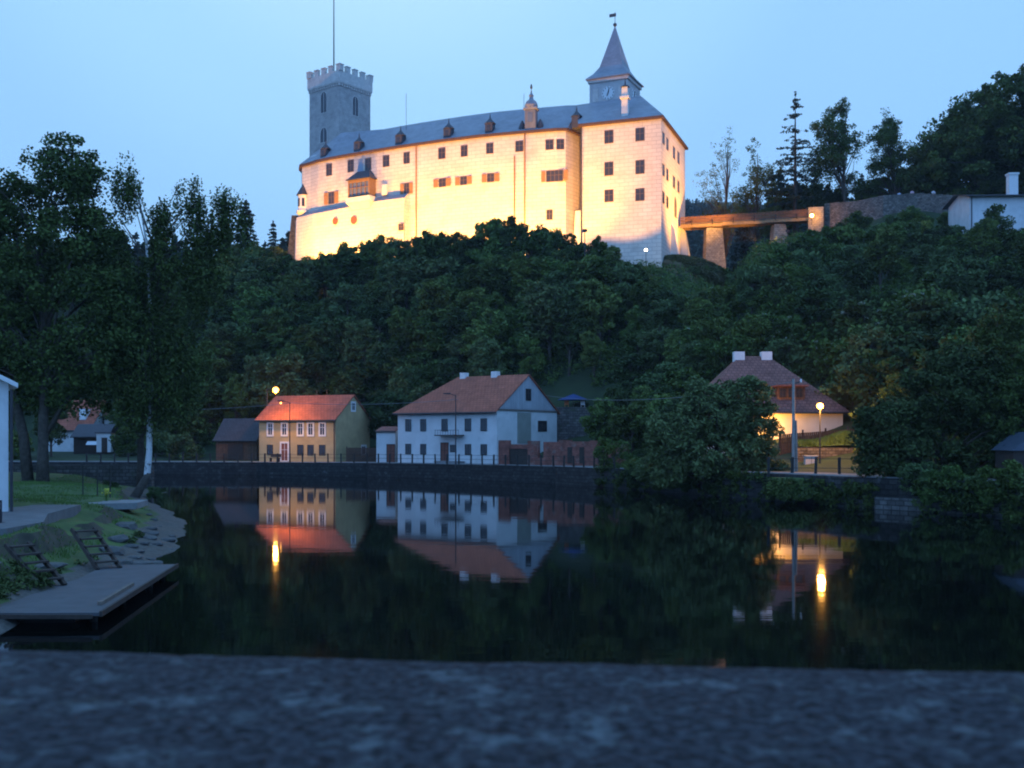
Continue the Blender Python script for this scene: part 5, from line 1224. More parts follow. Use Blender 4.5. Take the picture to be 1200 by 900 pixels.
def conifer(H, R0, seed, n_layers, per, needle, mt, sparse=0.0, droopy=.25, name='spruce_tree', start=.12):
    r = np.random.default_rng(seed); cl = []; m = MB()
    m.path([(0, 0, -.6), (0, 0, H * .5), (0, 0, H)], [H * .014 + .04, H * .009 + .02, .015], 7)
    for k in range(n_layers):
        t = start + (1 - start) * (k + r.uniform(-.3, .3)) / n_layers; z = H * t; rr = R0 * (1 - t) ** .85 * r.uniform(.75, 1.1) + .12
        nb = max(3, int(7 * (1 - t) + 3)); a0 = r.random() * 6.28
        for j in range(nb):
            if r.random() < sparse: continue
            a = a0 + 6.28 * j / nb + r.uniform(-.25, .25); Lb_ = rr * r.uniform(.65, 1.15)
            e_ = (Lb_ * math.cos(a), Lb_ * math.sin(a), z - Lb_ * droopy + .1)
            m.path([(0, 0, z), (e_[0] * .55, e_[1] * .55, z - Lb_ * droopy * .35), e_], [.03 + Lb_ * .008, .02, .01], 4, cap=False)
            for q_ in np.linspace(.25, 1.0, max(2, int(Lb_ / .55))):
                cl.append((e_[0] * q_, e_[1] * q_, z - Lb_ * droopy * q_ * q_ , .30 + .22 * Lb_ * .3, .30 + .22 * Lb_ * .3, .13))
    cl.append((0, 0, H - .2, .12, .12, .4))
    return proto(name, fast_mesh('crown_%s_%d' % (name, seed), leaves(np.array(cl), per, needle, elong=2.4), 4, mt), m, M_bark)
PCf = [conifer(14, 3.0, 3, 24, 26, .20, M_needle), conifer(15, 2.7, 5, 24, 26, .20, M_needle)]
larch = conifer(20, 5.4, 8, 30, 17, .17, M_needle, sparse=.55, droopy=.12, name='larch_tree', start=.25)

def avoid(x, y):
    rects = [(-33, -17, 128.5, 145), (-20, -14, 124, 133), (-17, 10, 112, 137), (15, 32.5, 92, 110), (-52, -30, 136, 148), (-75, -50, 148, 172), (0, 13, 121, 132), (19, 31, 78, 97)]
    for a, b_, c_, d_ in rects:
        if a < x < b_ and c_ < y < d_: return True
    return False
# castle front line in Y for a column
def castleY(u):
    if 340 < u < 682: return on(W, min(u, 677))[1] if u > 362 else 200
    if 682 <= u < 776: return float(np.interp(u, [682, 776], [174.6, 170]))
    if u < 830: return 170
    return 999
# 1. crest trees just below the castle: their tops overlap the foot of the walls
crest_u = [352, 366, 380, 394, 409, 424, 440, 455, 470, 487, 505, 520, 536, 553, 570, 588, 603, 620, 637, 652, 668, 684, 700, 716]
crest_y = [302, 296, 290, 288, 281, 280, 268, 272, 274, 275, 262, 257, 266, 262, 256, 258, 252, 262, 258, 260, 268, 270, 276, 283]
def treeH(k): return 10.2
for i, (u, y) in enumerate(zip(crest_u, crest_y)):
    Y = castleY(u) - 15.5 - rng.uniform(0, 3); x = xat(u, Y); z = hill(x, Y); ht = zat(y + 1, Y) - z; s = max(.5, ht / 9.9)
    place(PT[int(rng.integers(7))], (x, Y, z - .2), max(s * .88, .58), rng.random() * 6.28, 'leafy tree on the crest, its top rising in front of the castle wall', group='trees on the crest below the castle', sz=s * (1, .90, 1.03, .95)[i % 4])
# 2. wooded slope
pts = []; tries = 0
while len(pts) < 215 and tries < 20000:
    tries += 1
    u = rng.uniform(215, 850) if rng.random() > .3 else (rng.uniform(225, 345) if rng.random() < .7 else rng.uniform(600, 720)); Y = rng.uniform(bank(u) + 10, castleY(u) - 17 if u < 800 else 163); x = xat(u, Y)
    if avoid(x, Y) or Y < bank(u) + 9: continue
    if Y < 150 and 300 < u < 700 and False: continue
    if any((x - a) ** 2 + (Y - b_) ** 2 < 3.5 ** 2 for a, b_, _ in pts): continue
    z = hill(x, Y)
    # keep tree tops of the slope below the crest line
    lim = float(np.interp(u, [215, 300, 340, 440, 560, 690, 740, 780, 820, 850], [262, 262, 300, 288, 282, 292, 303, 335, 345, 345])); s = rng.uniform(.75, 1.15)
    ztop_ = zat(lim, Y)
    if z + 10 * s > ztop_: s = (ztop_ - z) / 10
    if s < .38: continue
    if Y < 136 and u > 300: s = min(s, .7)
    pts.append((x, Y, s))
for x, Y, s in pts:
    u = 600 + F * x / Y
    lab = 'dark leafy tree among many on the slope between the castle and the quay houses' if u > 345 else 'leafy tree in the wood left of the castle hill'
    place(PT[int(rng.integers(7))], (x, Y, hill(x, Y) - .3), s * rng.uniform(.80, 1.2), rng.random() * 6.28, lab, group='trees of the slope below the castle' if u > 345 else 'trees left of the castle hill', sz=s)
for i in range(20):
    u = 226 + (i * 37 % 112); Y = 156 + (i * 23 % 31); x = xat(u, Y); z = hill(x, Y); s = min(1.05, (zat(292, Y) - z) / 10)
    if s > .5: place(PT[i % 7], (x, Y, z - .3), s * 1.1, i, 'leafy tree in the wood left of the castle hill', group='trees left of the castle hill', sz=s)
# undergrowth on the slope so that the ground does not show through
cl = []
for _ in range(8500):
    u = rng.uniform(180, 1300); Y = rng.uniform(bank(u) + 11, 176 if u > 380 else 205); x = xat(u, Y)
    if avoid(x, Y): continue
    if u > 776 and u < 860 and Y > 158: continue
    if 340 < u < 776 and Y > castleY(u) - 5: continue
    if u > 940 and Y > 158: continue
    if u > 1115 and Y > 146: continue
    r_ = rng.uniform(.6, 1.5); cl.append((x, Y, hill(x, Y) + r_ * .5, r_ * 1.1, r_ * 1.1, r_ * .8))
o = bpy.data.objects.new('undergrowth', fast_mesh('undergrowth', leaves(np.array(cl), 52, .20), 4, M_leafA)); C.objects.link(o); tag(o, 'low green undergrowth covering the steep slope', 'undergrowth', kind='stuff')
# 3. right slope shrubs
pts = []; tries = 0
while len(pts) < 150 and tries < 9000:
    tries += 1
    u = rng.uniform(815, 1290); Y = rng.uniform(bank(u) + 25, 163); x = xat(u, Y)
    if avoid(x, Y): continue
    if u < 870 and Y > 150: continue
    if u > 1105 and Y > 146: continue
    if any((x - a) ** 2 + (Y - b_) ** 2 < 2.9 ** 2 for a, b_, _ in pts): continue
    lim = float(np.interp(u, [815, 850, 900, 950, 1000, 1100, 1130, 1200, 1290], [345, 335, 300, 272, 262, 262, 285, 280, 270])); z = hill(x, Y); s = rng.uniform(.9, 1.7) if Y > 110 else rng.uniform(1.3, 2.4)
    mxs = (zat(lim, Y) - z) / 3.0
    if mxs < .4: continue
    pts.append((x, Y, min(s, mxs)))
for i, (x, Y, s) in enumerate(pts):
    u = 600 + F * x / Y
    if i % 6 == 0 and s > .9: place(PE_, (x, Y, hill(x, Y) - .2), s * .8, rng.random() * 6.28, 'elder bush with pale blossom on the open slope right of the castle', 'bush', 'blossoming bushes on the right slope')
    elif i % 5 == 1 and Y < 140 and 850 < u: place(PT[i % 7], (x, Y, hill(x, Y) - .2), .55 * min(1.6, s), rng.random() * 6.28, 'young leafy tree among the shrubs of the right slope', group='young trees on the right slope')
    else: place(PS[i % 4], (x, Y, hill(x, Y) - .2), s * 1.05, rng.random() * 6.28, 'green shrub on the slope under the hilltop garden wall', 'shrub', 'shrubs on the right slope')
# ground mound next to the castle corner
m_ = MB(); 
import bmesh
bm = bmesh.new(); bmesh.ops.create_uvsphere(bm, u_segments=28, v_segments=14, radius=1)
for v_ in bm.verts: v_.co = Vector((v_.co.x * 6.4, v_.co.y * 4, v_.co.z * 2.5)) * (1 + .22 * noise.noise(v_.co * 1.7))
me = bpy.data.meshes.new('mound'); bm.to_mesh(me); bm.free(); me.materials.append(mat('mound_earth', (.10, .085, .045), .95, .4, .8, bump=.5)); me.polygons.foreach_set('use_smooth', [True] * len(me.polygons))
o = bpy.data.objects.new('grassy_mound', me); C.objects.link(o); o.location = (xat(812, 172.5), 173.5, 30.3); o.rotation_euler.y = R(12); tag(o, 'grassy mound lit from above between the castle corner and the bridge pier', kind='structure')
for i in range(9):
    a = i * .7 + .2; r = .55 + .45 * (i % 3) / 2; x = o.location.x + math.cos(a) * r * 5.6; y = 173.5 - abs(math.sin(a)) * r * 3.9
    place(PS[i % 4], (x, y, 29.6 + 1.6 * (1 - r)), .55, i, 'low shrub growing on the mound at the castle corner', 'shrub', 'shrubs on the castle corner mound')
g_ = []
for _ in range(900):
    a = rng.random() * 6.28; r = rng.random() ** .5; x = o.location.x + math.cos(a) * r * 6.2; y = 173.5 + math.sin(a) * r * 3.8; g_.append((x, y, 30.3 - math.cos(a) * r * 1.3 + 2.5 * math.sqrt(max(0, 1 - r * r)) + .25, .55, .5, .35))
    if math.sin(a) < .2: g_.append((o.location.x + math.cos(a) * 6.1, 173.5 + math.sin(a) * 4.0, 30.3 - math.cos(a) * 1.3 - rng.random() * 2.2 + .6, .6, .5, .4))
o = bpy.data.objects.new('long_grass', fast_mesh('long_grass', leaves(np.array(g_), 40, .16, elong=2.5), 4, mat('dry_grass', (.11, .11, .04), .9, .4, 1))); C.objects.link(o); tag(o, 'long grass on the mound beside the castle corner', 'grass', kind='stuff')

# 4. trees on the skyline right of the castle
def custom(name, lobes, n, cr, per, leaf, H, r0, nl, mt, bark=M_bark, squash=.7, shell=.5, droop=0, lean=(0, 0), twig=.02, start=.25, bend=None, top=.9, elong=1.5):
    cl = lobe_clumps(lobes, n, cr, squash, shell)
    me = fast_mesh('crown_' + name, leaves(cl, per, leaf, droop=droop, elong=elong), 4, mt)
    return proto(name, me, trunk_mesh(H, r0, cl, nl, lean=lean, twig=twig, start=start, bend=bend, top=top), bark)
def gpos(u, Y): x = xat(u, Y); return (x, Y, hill(x, Y) - .3)
sk = [
 ('slender_tree', 850, 186, 152, 5.6, 190, .7, 26, 'bare slender tree with scattered leaves right of the castle above the bridge', .16),
 ('young_tree', 886, 190, 165, 5.6, 220, .9, 44, 'loose leafy tree between the bare slender tree and the larch', .2),
 ('airy_tree', 990, 184, 114, 7.0, 330, .95, 56, 'tall airy broadleaf tree right of the larch on the skyline', .22),
 ('airy_tree', 1048, 186, 130, 6.0, 300, .95, 60, 'airy oval tree second to the right of the larch on the skyline', .22),
 ('young_tree', 1083, 184, 172, 5.4, 240, .95, 60, 'lower leafy tree at the left edge of the dark tree group', .2)]
for name, u, Y, ytop, Rr, n, cr, per, lab, lf in sk:
    x, _, z = gpos(u, Y); H = zat(ytop, Y) - z
    lob = [(rng.uniform(-.65, .65) * Rr * q_, rng.uniform(-.5, .5) * Rr, H * f_, Rr * q_ * .6, Rr * q_ * .6, H * .10) for f_, q_ in ((.34, .7), (.42, .9), (.5, 1), (.56, .9), (.64, 1), (.7, .8), (.78, .8), (.86, .5), (.93, .35))]
    t = custom(name, lob, n, cr, per, lf, H, .26, 60 if per > 15 else 70, M_leafB, shell=.3, squash=.8, twig=.05)
    place(t, (x, Y, z), 1, 0, lab)
x, Y, z = gpos(932, 183); s = (zat(108, 183) - z) / 20; place(larch, (x, Y, z), s, 1.0, 'tall sparse larch standing above the footbridge on the skyline')
for u, Y, ytop, k in ((915, 205, 190, 0), (955, 200, 200, 1), (1010, 208, 200, 0), (905, 222, 205, 1), (872, 215, 235, 0)):
    x, _, z = gpos(u, Y); p = PCf[k]; s = (zat(ytop, Y) - z) / 14.5; place(p, (x, Y, z), s, u, 'dark conifer standing behind the larch and airy trees', group='dark conifers behind the skyline trees')
for u, Y, ytop in ((935, 189, 205), (958, 194, 215), (910, 192, 222), (1030, 192, 205), (1065, 192, 190), (1010, 190, 215), (975, 192, 212), (1095, 188, 190)):
    x, _, z = gpos(u, Y); s = (zat(ytop, Y) - z) / 10; place(PT[int(rng.integers(7))], (x, Y, z), max(s, .5), u, 'leafy tree filling the gap below the skyline trees', group='leafy trees behind the garden wall', sz=s)
lob = [(0, 0, .48, .46, .46, .38), (0, 0, .70, .34, .34, .27), (-.2, 0, .4, .4, .4, .3), (.2, 0, .5, .4, .4, .3), (-.1, -.1, .62, .34, .34, .25)]
for u, Y, ytop, wd, lab, mt in ((1146, 182, 114, 19, 'tall dark dense tree left of the biggest one at the top right', M_leafdark), (1200, 176, 76, 32, 'biggest green dense tree cut by the right edge at the top right', M_leafB), (1250, 172, 70, 22, 'dense tree just beyond the right edge', M_leafdark)):
    x, _, z = gpos(u, Y); H = zat(ytop, Y) - z
    t = custom('dense_tree', [(a * wd, b_ * wd, c_ * H, d_ * wd, e_ * wd, f_ * H) for a, b_, c_, d_, e_, f_ in lob], 620, 1.3, 110, .32, H, .5, 50, mt, shell=.68)
    place(t, (x, Y, z), 1, 0, lab)
# small conifer like bush in front of the hilltop house
x, Y, z = gpos(1168, 140); H = zat(238, 140) - z
t = custom('pointed_tree', [(0, 0, H * .3, 3.4, 3, H * .25), (0, 0, H * .55, 2.5, 2.3, H * .22), (0, 0, H * .8, 1.3, 1.3, H * .18)], 120, .55, 60, .22, H, .14, 40, M_leafA, shell=.4)
place(t, (x, Y, z), 1, 0, 'pointed leafy tree in front of the hilltop house wall')
x, Y, z = gpos(1081, 158); place(PS[0], (x, Y, z), .9, 0, 'green shrub growing at the foot of the rubble garden wall', 'shrub')
t = custom('yellow_bush', [(0, 0, 1.2, 1.1, 1.1, 1.2)], 24, .4, 50, .2, 2.2, .05, 10, mat('leaf_yellow', (.20, .22, .03), .7, .3, 1), shell=.4, start=.05); x, Y, z = gpos(1083, 156)
place(t, (x, Y, z), 1, 0, 'small yellow green bush on the slope under the garden wall', 'bush')
for i, (u, y) in enumerate(((1005, 250), (1022, 262), (1045, 252), (985, 258), (1062, 268), (1100, 262), (1125, 262), (1145, 266), (1185, 270), (1200, 266), (965, 268), (1075, 240), (1110, 250))):
    Y = (163 if y < 255 else 158) if u < 1115 else 149; x, _, z = gpos(u, Y); s = (zat(y, Y) - z) / 3.0; place(PS[i % 4], (x, Y, z), max(.5, s), i, 'shrub climbing against the rubble garden wall at the hilltop', 'shrub', 'shrubs against the garden wall')

# 5. left skyline trees behind the bank, beside the castle
lefts = [(288, 222, 230, 'dark pointed spruce on the skyline left of the castle', 0, 'c'), (320, 226, 262, 'small spruce tip just left of the castle', 1, 'c')]
for u, Y, yt, lab, k, _ in lefts:
    x, _, z = gpos(u, Y); s = (zat(yt, Y) - z) / 14.5; place(PCf[k], (x, Y, z), s * (1.15 if u == 288 else 1), u, lab, sz=s)
for i, (u, Y, yt) in enumerate(((240, 214, 318), (262, 208, 292), (280, 204, 282), (300, 200, 280), (318, 198, 285), (336, 206, 292), (250, 200, 310), (226, 205, 322), (205, 210, 325), (180, 208, 322), (155, 206, 318), (120, 206, 290), (90, 208, 290), (60, 205, 285), (30, 205, 285), (0, 205, 280), (-40, 205, 280), (-90, 205, 280), (332, 190, 305), (296, 188, 310), (270, 186, 318), (240, 186, 322), (210, 188, 318), (170, 188, 316))):
    x, _, z = gpos(u, Y); s = (zat(yt, Y) - z) / 10; place(PT[i % 7], (x, Y, z), max(.6, s * .95), i, 'leafy tree of the distant wood on the skyline left of the castle', group='skyline trees left of the castle', sz=s)
for i in range(46):
    u = rng.uniform(-120, 250); Y = rng.uniform(163, 196); x = xat(u, Y)
    if -80 < x < -48 and Y < 172: continue
    place(PT[i % 7], (x, Y, hill(x, Y) - .3), rng.uniform(.9, 1.2), i, 'leafy tree in the dim wood behind the far left houses', group='trees behind the far left houses')
for i, (u, Y) in enumerate(((150, 146), (170, 150), (190, 144), (205, 150), (228, 148), (240, 152), (215, 141), (60, 146), (20, 142), (-10, 145), (-50, 143), (142, 158), (160, 160))):
    x, _, z = gpos(u, Y); place(PT[i % 7] if i % 2 else PS[i % 4], (x, Y, z), .8 if i % 2 else 1.3, i, 'leafy growth standing behind the riverside road on the left', 'tree' if i % 2 else 'shrub', 'trees and shrubs behind the left road')

# 6. distant wooded hill: far-off wood, one mass of conifers
cl = []
for _ in range(4200):
    u = rng.uniform(650, 1500) if rng.random() < .8 else rng.uniform(-100, 340); Y = rng.uniform(300, 980) if u > 600 else rng.uniform(260, 400); x = xat(u, Y); z = hill(x, Y); H = rng.uniform(11, 19)
    for k in range(7):
        t = k / 7; rr = 2.6 * (1 - t) + .15; cl.append((x, Y, z + H * (.15 + .85 * t), rr, rr, H * .07))
o = bpy.data.objects.new('distant_forest', fast_mesh('distant_forest', leaves(np.array(cl), 12, 1.1, elong=1.8), 4, M_needle)); C.objects.link(o); tag(o, 'far bluish conifer forest on the hills behind the castle', 'forest', kind='stuff')

# 7. the near left trees
H = 25.5
lob = [(1.6, 0, 21.8, 2.3, 2.3, 2.6), (-2.6, 0, 19.6, 2.4, 2.6, 2.6), (-6, 1, 17.5, 3.2, 3, 3.2), (2.4, 0, 17.2, 3.2, 3.0, 2.6), (4.4, -.5, 13.4, 2.8, 2.8, 2.4), (-2.5, 0, 13.6, 4.6, 4, 3.4), (-8, 0, 12, 4, 3.5, 3.2), (3.2, 0, 9.4, 3.4, 3.0, 2.6), (-4.5, 0, 8.8, 4.6, 3.6, 2.6), (5.8, 0, 10.5, 2.0, 2.2, 2.0), (0, 1, 6.8, 4.2, 3, 2.0)]
t = custom('oak_tree', lob, 860, .9, 125, .18, H, .40, 80, M_leafB, shell=.45, squash=.75, twig=.025, start=.3)
place(t, (-33.0, 76, 1.2), 1, 0, 'tall broad dark tree on the left bank beside the white building')
m_ = MB(); m_.path([(-1.1, .3, -.4), (-1.5, .3, 3.5), (-2.6, .3, 8), (-3.5, .3, 13)], [.45, .36, .28, .1], 8)
o = m_.build('second_trunk', M_bark, t, smooth=True, uv=False)
m_ = MB(); m_.path([(-.0, 0, 3), (1.6, .2, 6), (4.0, .2, 9.5)], [.2, .16, .06], 7); m_.build('limb', M_bark, t, smooth=True, uv=False)
t2 = custom('dark_tree', [(-1, 0, 8, 3.6, 3, 3), (1.8, 0, 6.2, 2.6, 2.4, 2.0), (-2, 0, 12, 3, 3, 3.2), (1, 0, 11, 2.6, 2.6, 2.4)], 210, .8, 85, .18, 15, .3, 50, M_leafdark, shell=.45)
place(t2, (-28.5, 83, 1.2), 1, 0, 'lower dark tree between the broad tree and the birch')
place(copy_tree(t2), (-44, 84, 1.2), 1.1, 2.0, 'dark tree behind the white building at the left edge')
# birch: drooping sprays
H = 24.2
lob = [(-1.3, 0, 22.4, 1.2, 1.2, 1.9), (-3.2, 0, 19.4, 1.1, 1.1, 1.5), (2.9, 0, 21.6, 1.1, 1.1, 1.6), (4.4, 0, 21.2, 1.4, 1.2, 1.3), (5.9, 0, 20.9, 1.1, .9, .9), (7.0, 0, 20.0, .8, .7, .9), (5.2, 0, 19.2, 1.2, 1.0, 1.3), (3.6, 0, 18.6, 1.2, 1.2, 1.6), (1.0, 0, 20.0, .9, .9, 1.2), (.6, 0, 17.0, 2.4, 2.0, 2.4), (-2.6, 0, 15, 2.0, 2, 2.4), (3.6, 0, 15.6, 2.0, 1.8, 2.2), (0, 0, 12, 3.0, 2.4, 3), (-2.4, 0, 9.5, 2.0, 2, 2), (2.6, 0, 10, 2.2, 2, 2.4), (0.5, 0, 7.8, 2.8, 2.2, 1.6)]
cl = lobe_clumps(lob, 430, .58, .85, .3)
me = fast_mesh('crown_birch', leaves(cl, 130, .14, droop=2.3, elong=1.7), 4, M_leafbirch)
tb = MB(); tw2 = MB(); base = [(-.75, 0, -.2), (-.45, 0, .45), (.05, 0, 1.3), (.2, 0, 3), (.25, 0, 6), (.4, 0, 9), (.3, 0, 13), (.0, 0, 18), (-.8, 0, 23)]
tb.path(base, [.34, .28, .24, .21, .19, .16, .12, .08, .02], 10)
for i in rng.choice(len(cl), 90, replace=False):
    c = Vector(cl[i][:3]); zz = max(5.0, c.z - rng.uniform(2, 6.0)); b_ = Vector((.25, 0, zz)); 
    if (c - b_).length < .5: continue
    top_ = b_.lerp(c, .65) + Vector((0, 0, 1.1)); tw2.path([b_, top_, c, c - Vector((0, 0, 1.4))], [.045, .028, .016, .008], 5, cap=False)
t = proto('birch_tree', me, tb, M_birch); tw2.build('limbs', M_bark, t, smooth=True, uv=False)
place(t, (-26.05, 77, .35), 1, 0, 'birch with a white spotted trunk leaning from the water edge and drooping crown')
o = tb_ = MB().path([(-1.0, 0, -.5), (-.75, -.02, -.1), (-.45, -.02, .45), (.05, -.02, 1.3), (.12, -.02, 1.6)], [.40, .36, .30, .255, .2], 10).build('root_flare', M_bark, t, smooth=True, uv=False)
place(PS[1], (-27.9, 75.5, .3), .42, 1, 'small shrub at the foot of the leaning birch', 'shrub'); place(PS[2], (-25.0, 76, .1), .32, 2, 'pale leafy sprig right of the birch root at the water', 'shrub')

# 8. willow bush and right riverside trees
lob = [(-3.2, 0, 4.2, 2.4, 2.2, 2.6), (0, 0, 5.6, 2.8, 2.6, 2.8), (2.6, 0, 7.0, 1.9, 1.8, 2.4), (2.9, 0, 4.6, 1.9, 1.8, 2.2), (.3, -1, 3.0, 4.0, 2.4, 2.2), (-1.2, 0, 7.4, 1.6, 1.5, 1.3), (3.9, -.5, 1.3, 1.5, 1.4, 1.2), (-3.8, 0, 2.0, 1.6, 1.5, 1.8)]
t = custom('willow_bush', lob, 430, .66, 135, .16, 8.6, .2, 90, M_leafwillow, shell=.6, start=.04, elong=2.2)
place(t, (xat(843, 82), 83, .5), .95, 0, 'big rounded willow bush hanging over the far bank in front of the cream house', 'bush')
t = custom('riverside_bush', [(0, 0, 2.0, 1.9, 1.6, 1.9), (1.6, 0, 1.4, 1.2, 1.2, 1.2), (-1.2, 0, 2.6, 1.2, 1.2, 1.5)], 90, .5, 80, .15, 4, .08, 30, M_leafA, start=.04)
place(t, (xat(722, 97), 97.6, 1.1), .82, 0, 'smaller bush on the quay between the brick ruin and the willow bush', 'bush')
for i, (u, Y, s) in enumerate(((742, 95, .6), (758, 100, .6), (772, 104, .8), (765, 92, .7), (706, 112, .6), (728, 108, .6), (750, 112, .8), (790, 106, 1.2), (890, 78, .6))):
    x = xat(u, Y); place(PS[i % 4], (x, Y, hill(x, Y) - .1 if u < 900 else 1.7), s, i * 1.3, 'leafy shrub crowding the quay around the willow bush', 'shrub', 'shrubs around the willow bush')
lob = [(0, 0, 6.6, 3.2, 2.8, 2.6), (-3.4, 0, 4.4, 2.4, 2.2, 2.2), (3.4, 0, 5.6, 2.6, 2.4, 2.4), (1.2, 0, 8.6, 2.2, 2.0, 1.6), (-1.6, -1, 2.6, 2.8, 2.0, 1.8), (2.6, -1, 2.6, 3.0, 2.0, 1.9), (-4.3, 0, 2.0, 1.3, 1.3, 1.6)]
t = custom('riverside_tree', lob, 440, .70, 120, .17, 9.6, .28, 80, M_leafdark, shell=.6, start=.05)
place(t, (xat(1112, 68), 68.5, .6), .98, 0, 'broad dark tree leaning over the water at the right of the picture')
t = custom('riverside_tree', [(0, 0, 8, 3.2, 3, 3), (-2, 0, 5.4, 2.6, 2.4, 2.4), (2, 0, 5.6, 2.6, 2.4, 2.6), (0, 0, 10.6, 2.0, 2, 1.6)], 260, .75, 95, .18, 12, .28, 60, M_leafB, shell=.6, start=.1)
place(t, (xat(1185, 76), 77, 2), .95, 0, 'tall rounded tree behind the dark riverside tree at the right edge')
place(copy_tree(t), (xat(1062, 84), 85, 2), .62, 2, 'rounded tree just right of the stone garden wall')
place(copy_tree(t), (xat(1230, 66), 66, 1.5), .8, 3, 'tree beyond the glass roofed shed at the right edge')
for i, (u, Y, s) in enumerate(((1018, 83, .75), (1035, 86, 1.3), (1045, 78, 1.1), (1095, 90, 1.8), (1120, 92, 2.2), (1150, 90, 2.2), (1180, 88, 2.3), (1215, 88, 2.4), (1040, 96, 2.0), (1070, 98, 2.4), (1000, 100, 1.6), (1025, 104, 2.2), (1145, 64, .5), (1165, 62.5, .45), (1185, 61.5, .6), (1200, 61, .7))):
    x = xat(u, Y); place(PS[i % 4], (x, Y, hill(x, Y) - .1), s, i * 2.1, 'dark shrub crowding behind the riverside trees on the right', 'shrub', 'shrubs behind the right riverside trees')
# grass and weeds overhanging the quay and the ledge
cl = []
for i in range(26):
    u = 742 + i * 7.2 if i < 14 else 1078 + (i - 14) * 17; Y = float(bank(u)) + .35; place(PS[i % 4], (xat(u, Y), Y, .15 if i % 2 else .9), .48 + .12 * (i % 3), i * 1.7, 'bush hanging over the quay wall on the right shore', 'shrub', 'bushes overhanging the right quay wall')
for _ in range(620):
    u = rng.uniform(700, 1240); 
    Y = float(bank(u)) + rng.uniform(-.5, 1.2); x = xat(u, Y)
    if 1026 < u < 1075: continue
    cl.append((x, Y, rng.uniform(.1, 1.5) if (rng.random() < .6 or 900 < u < 1026) else 1.7, .45, .4, .35))
for _ in range(260):
    u = rng.uniform(906, 1026); f_ = rng.random(); cl.append((xat(u, 72), 70.8 + 2.7 * f_, .5 + 1.05 * f_, .5, .4, .2))
o = bpy.data.objects.new('bank_weeds', fast_mesh('bank_weeds', leaves(np.array(cl), 42, .13, elong=2.2), 4, M_leafA)); C.objects.link(o); tag(o, 'weeds and long grass hanging over the far right bank', 'weeds', kind='stuff')
# grass blades
def blades(pts, h0, h1, wd, name, label):
    n = len(pts); P3 = np.array(pts); a = rng.random(n) * 6.28; h = rng.uniform(h0, h1, n); dx = np.cos(a) * wd; dy = np.sin(a) * wd; lx = rng.normal(size=n) * h * .35; ly = rng.normal(size=n) * h * .35
    q = np.stack([P3 + np.c_[-dx, -dy, -.02 + 0 * h], P3 + np.c_[dx, dy, -.02 + 0 * h], P3 + np.c_[lx, ly, h]], 1).reshape(-1, 3)
    o = bpy.data.objects.new(name, fast_mesh(name, q, 3, M_blade)); C.objects.link(o); return tag(o, label, 'grass', kind='stuff')
xs_ = rng.uniform(-34, -13.3, 120000); ys_ = 24 + 62 * rng.random(120000) ** 1.3
keep_ = []; zz_ = None
gxi = None
from mathutils.bvhtree import BVHTree
lb = bpy.data.objects['left_bank_ground']; bv = BVHTree.FromPolygons([v_.co for v_ in lb.data.vertices], [tuple(p.vertices) for p in lb.data.polygons])
for x, y in zip(xs_, ys_):
    if x < -15.9 and 32.8 < y < 46.3: continue
    if x < -17 and 51.5 < y < 57 and x > -21.2: continue
    hit = bv.ray_cast(Vector((x, y, 5)), Vector((0, 0, -1)))
    if hit[0] and hit[0].z > .55 and noise.noise(Vector((x * .5, y * .5, 8))) > -.38: keep_.append((x, y, hit[0].z))
blades(keep_, .05, .14, .02, 'grass_blades', 'short green grass on the left bank')
g2 = []
for _ in range(5000):
    u = rng.uniform(936, 1018); Y = rng.uniform(87.7, 92); g2.append((xat(u, Y), Y, zat(524, 87) + (.75 * math.exp(-((u - 992) / 24) ** 2) + .25) * math.sin(math.pi * min(1, ((Y - 87.62) / 4.88 * 7 + .3) / 3) / 2)))
blades(g2, .15, .45, .05, 'mound_grass', 'long grass growing on the raised bed behind the stone wall')
# bank rough plants on the steep earth of the near bank
cl = []
for _ in range(520):
    f_ = rng.random(); y = rng.uniform(25, 48); x = np.interp(y, [25, 30, 36, 43, 50], [-13.1, -13.3, -13.5, -14.6, -16.4]) + rng.uniform(-.5, .5)
    hit = bv.ray_cast(Vector((x, y, 5)), Vector((0, 0, -1)))
    if hit[0] and hit[0].z > .4: cl.append((x, y, hit[0].z + .03, .22, .22, .12))
o = bpy.data.objects.new('bank_plants', fast_mesh('bank_plants', leaves(np.array(cl), 34, .07, elong=2), 4, M_leafdark)); C.objects.link(o); tag(o, 'low rough plants on the earth bank above the jetty', 'plants', kind='stuff')

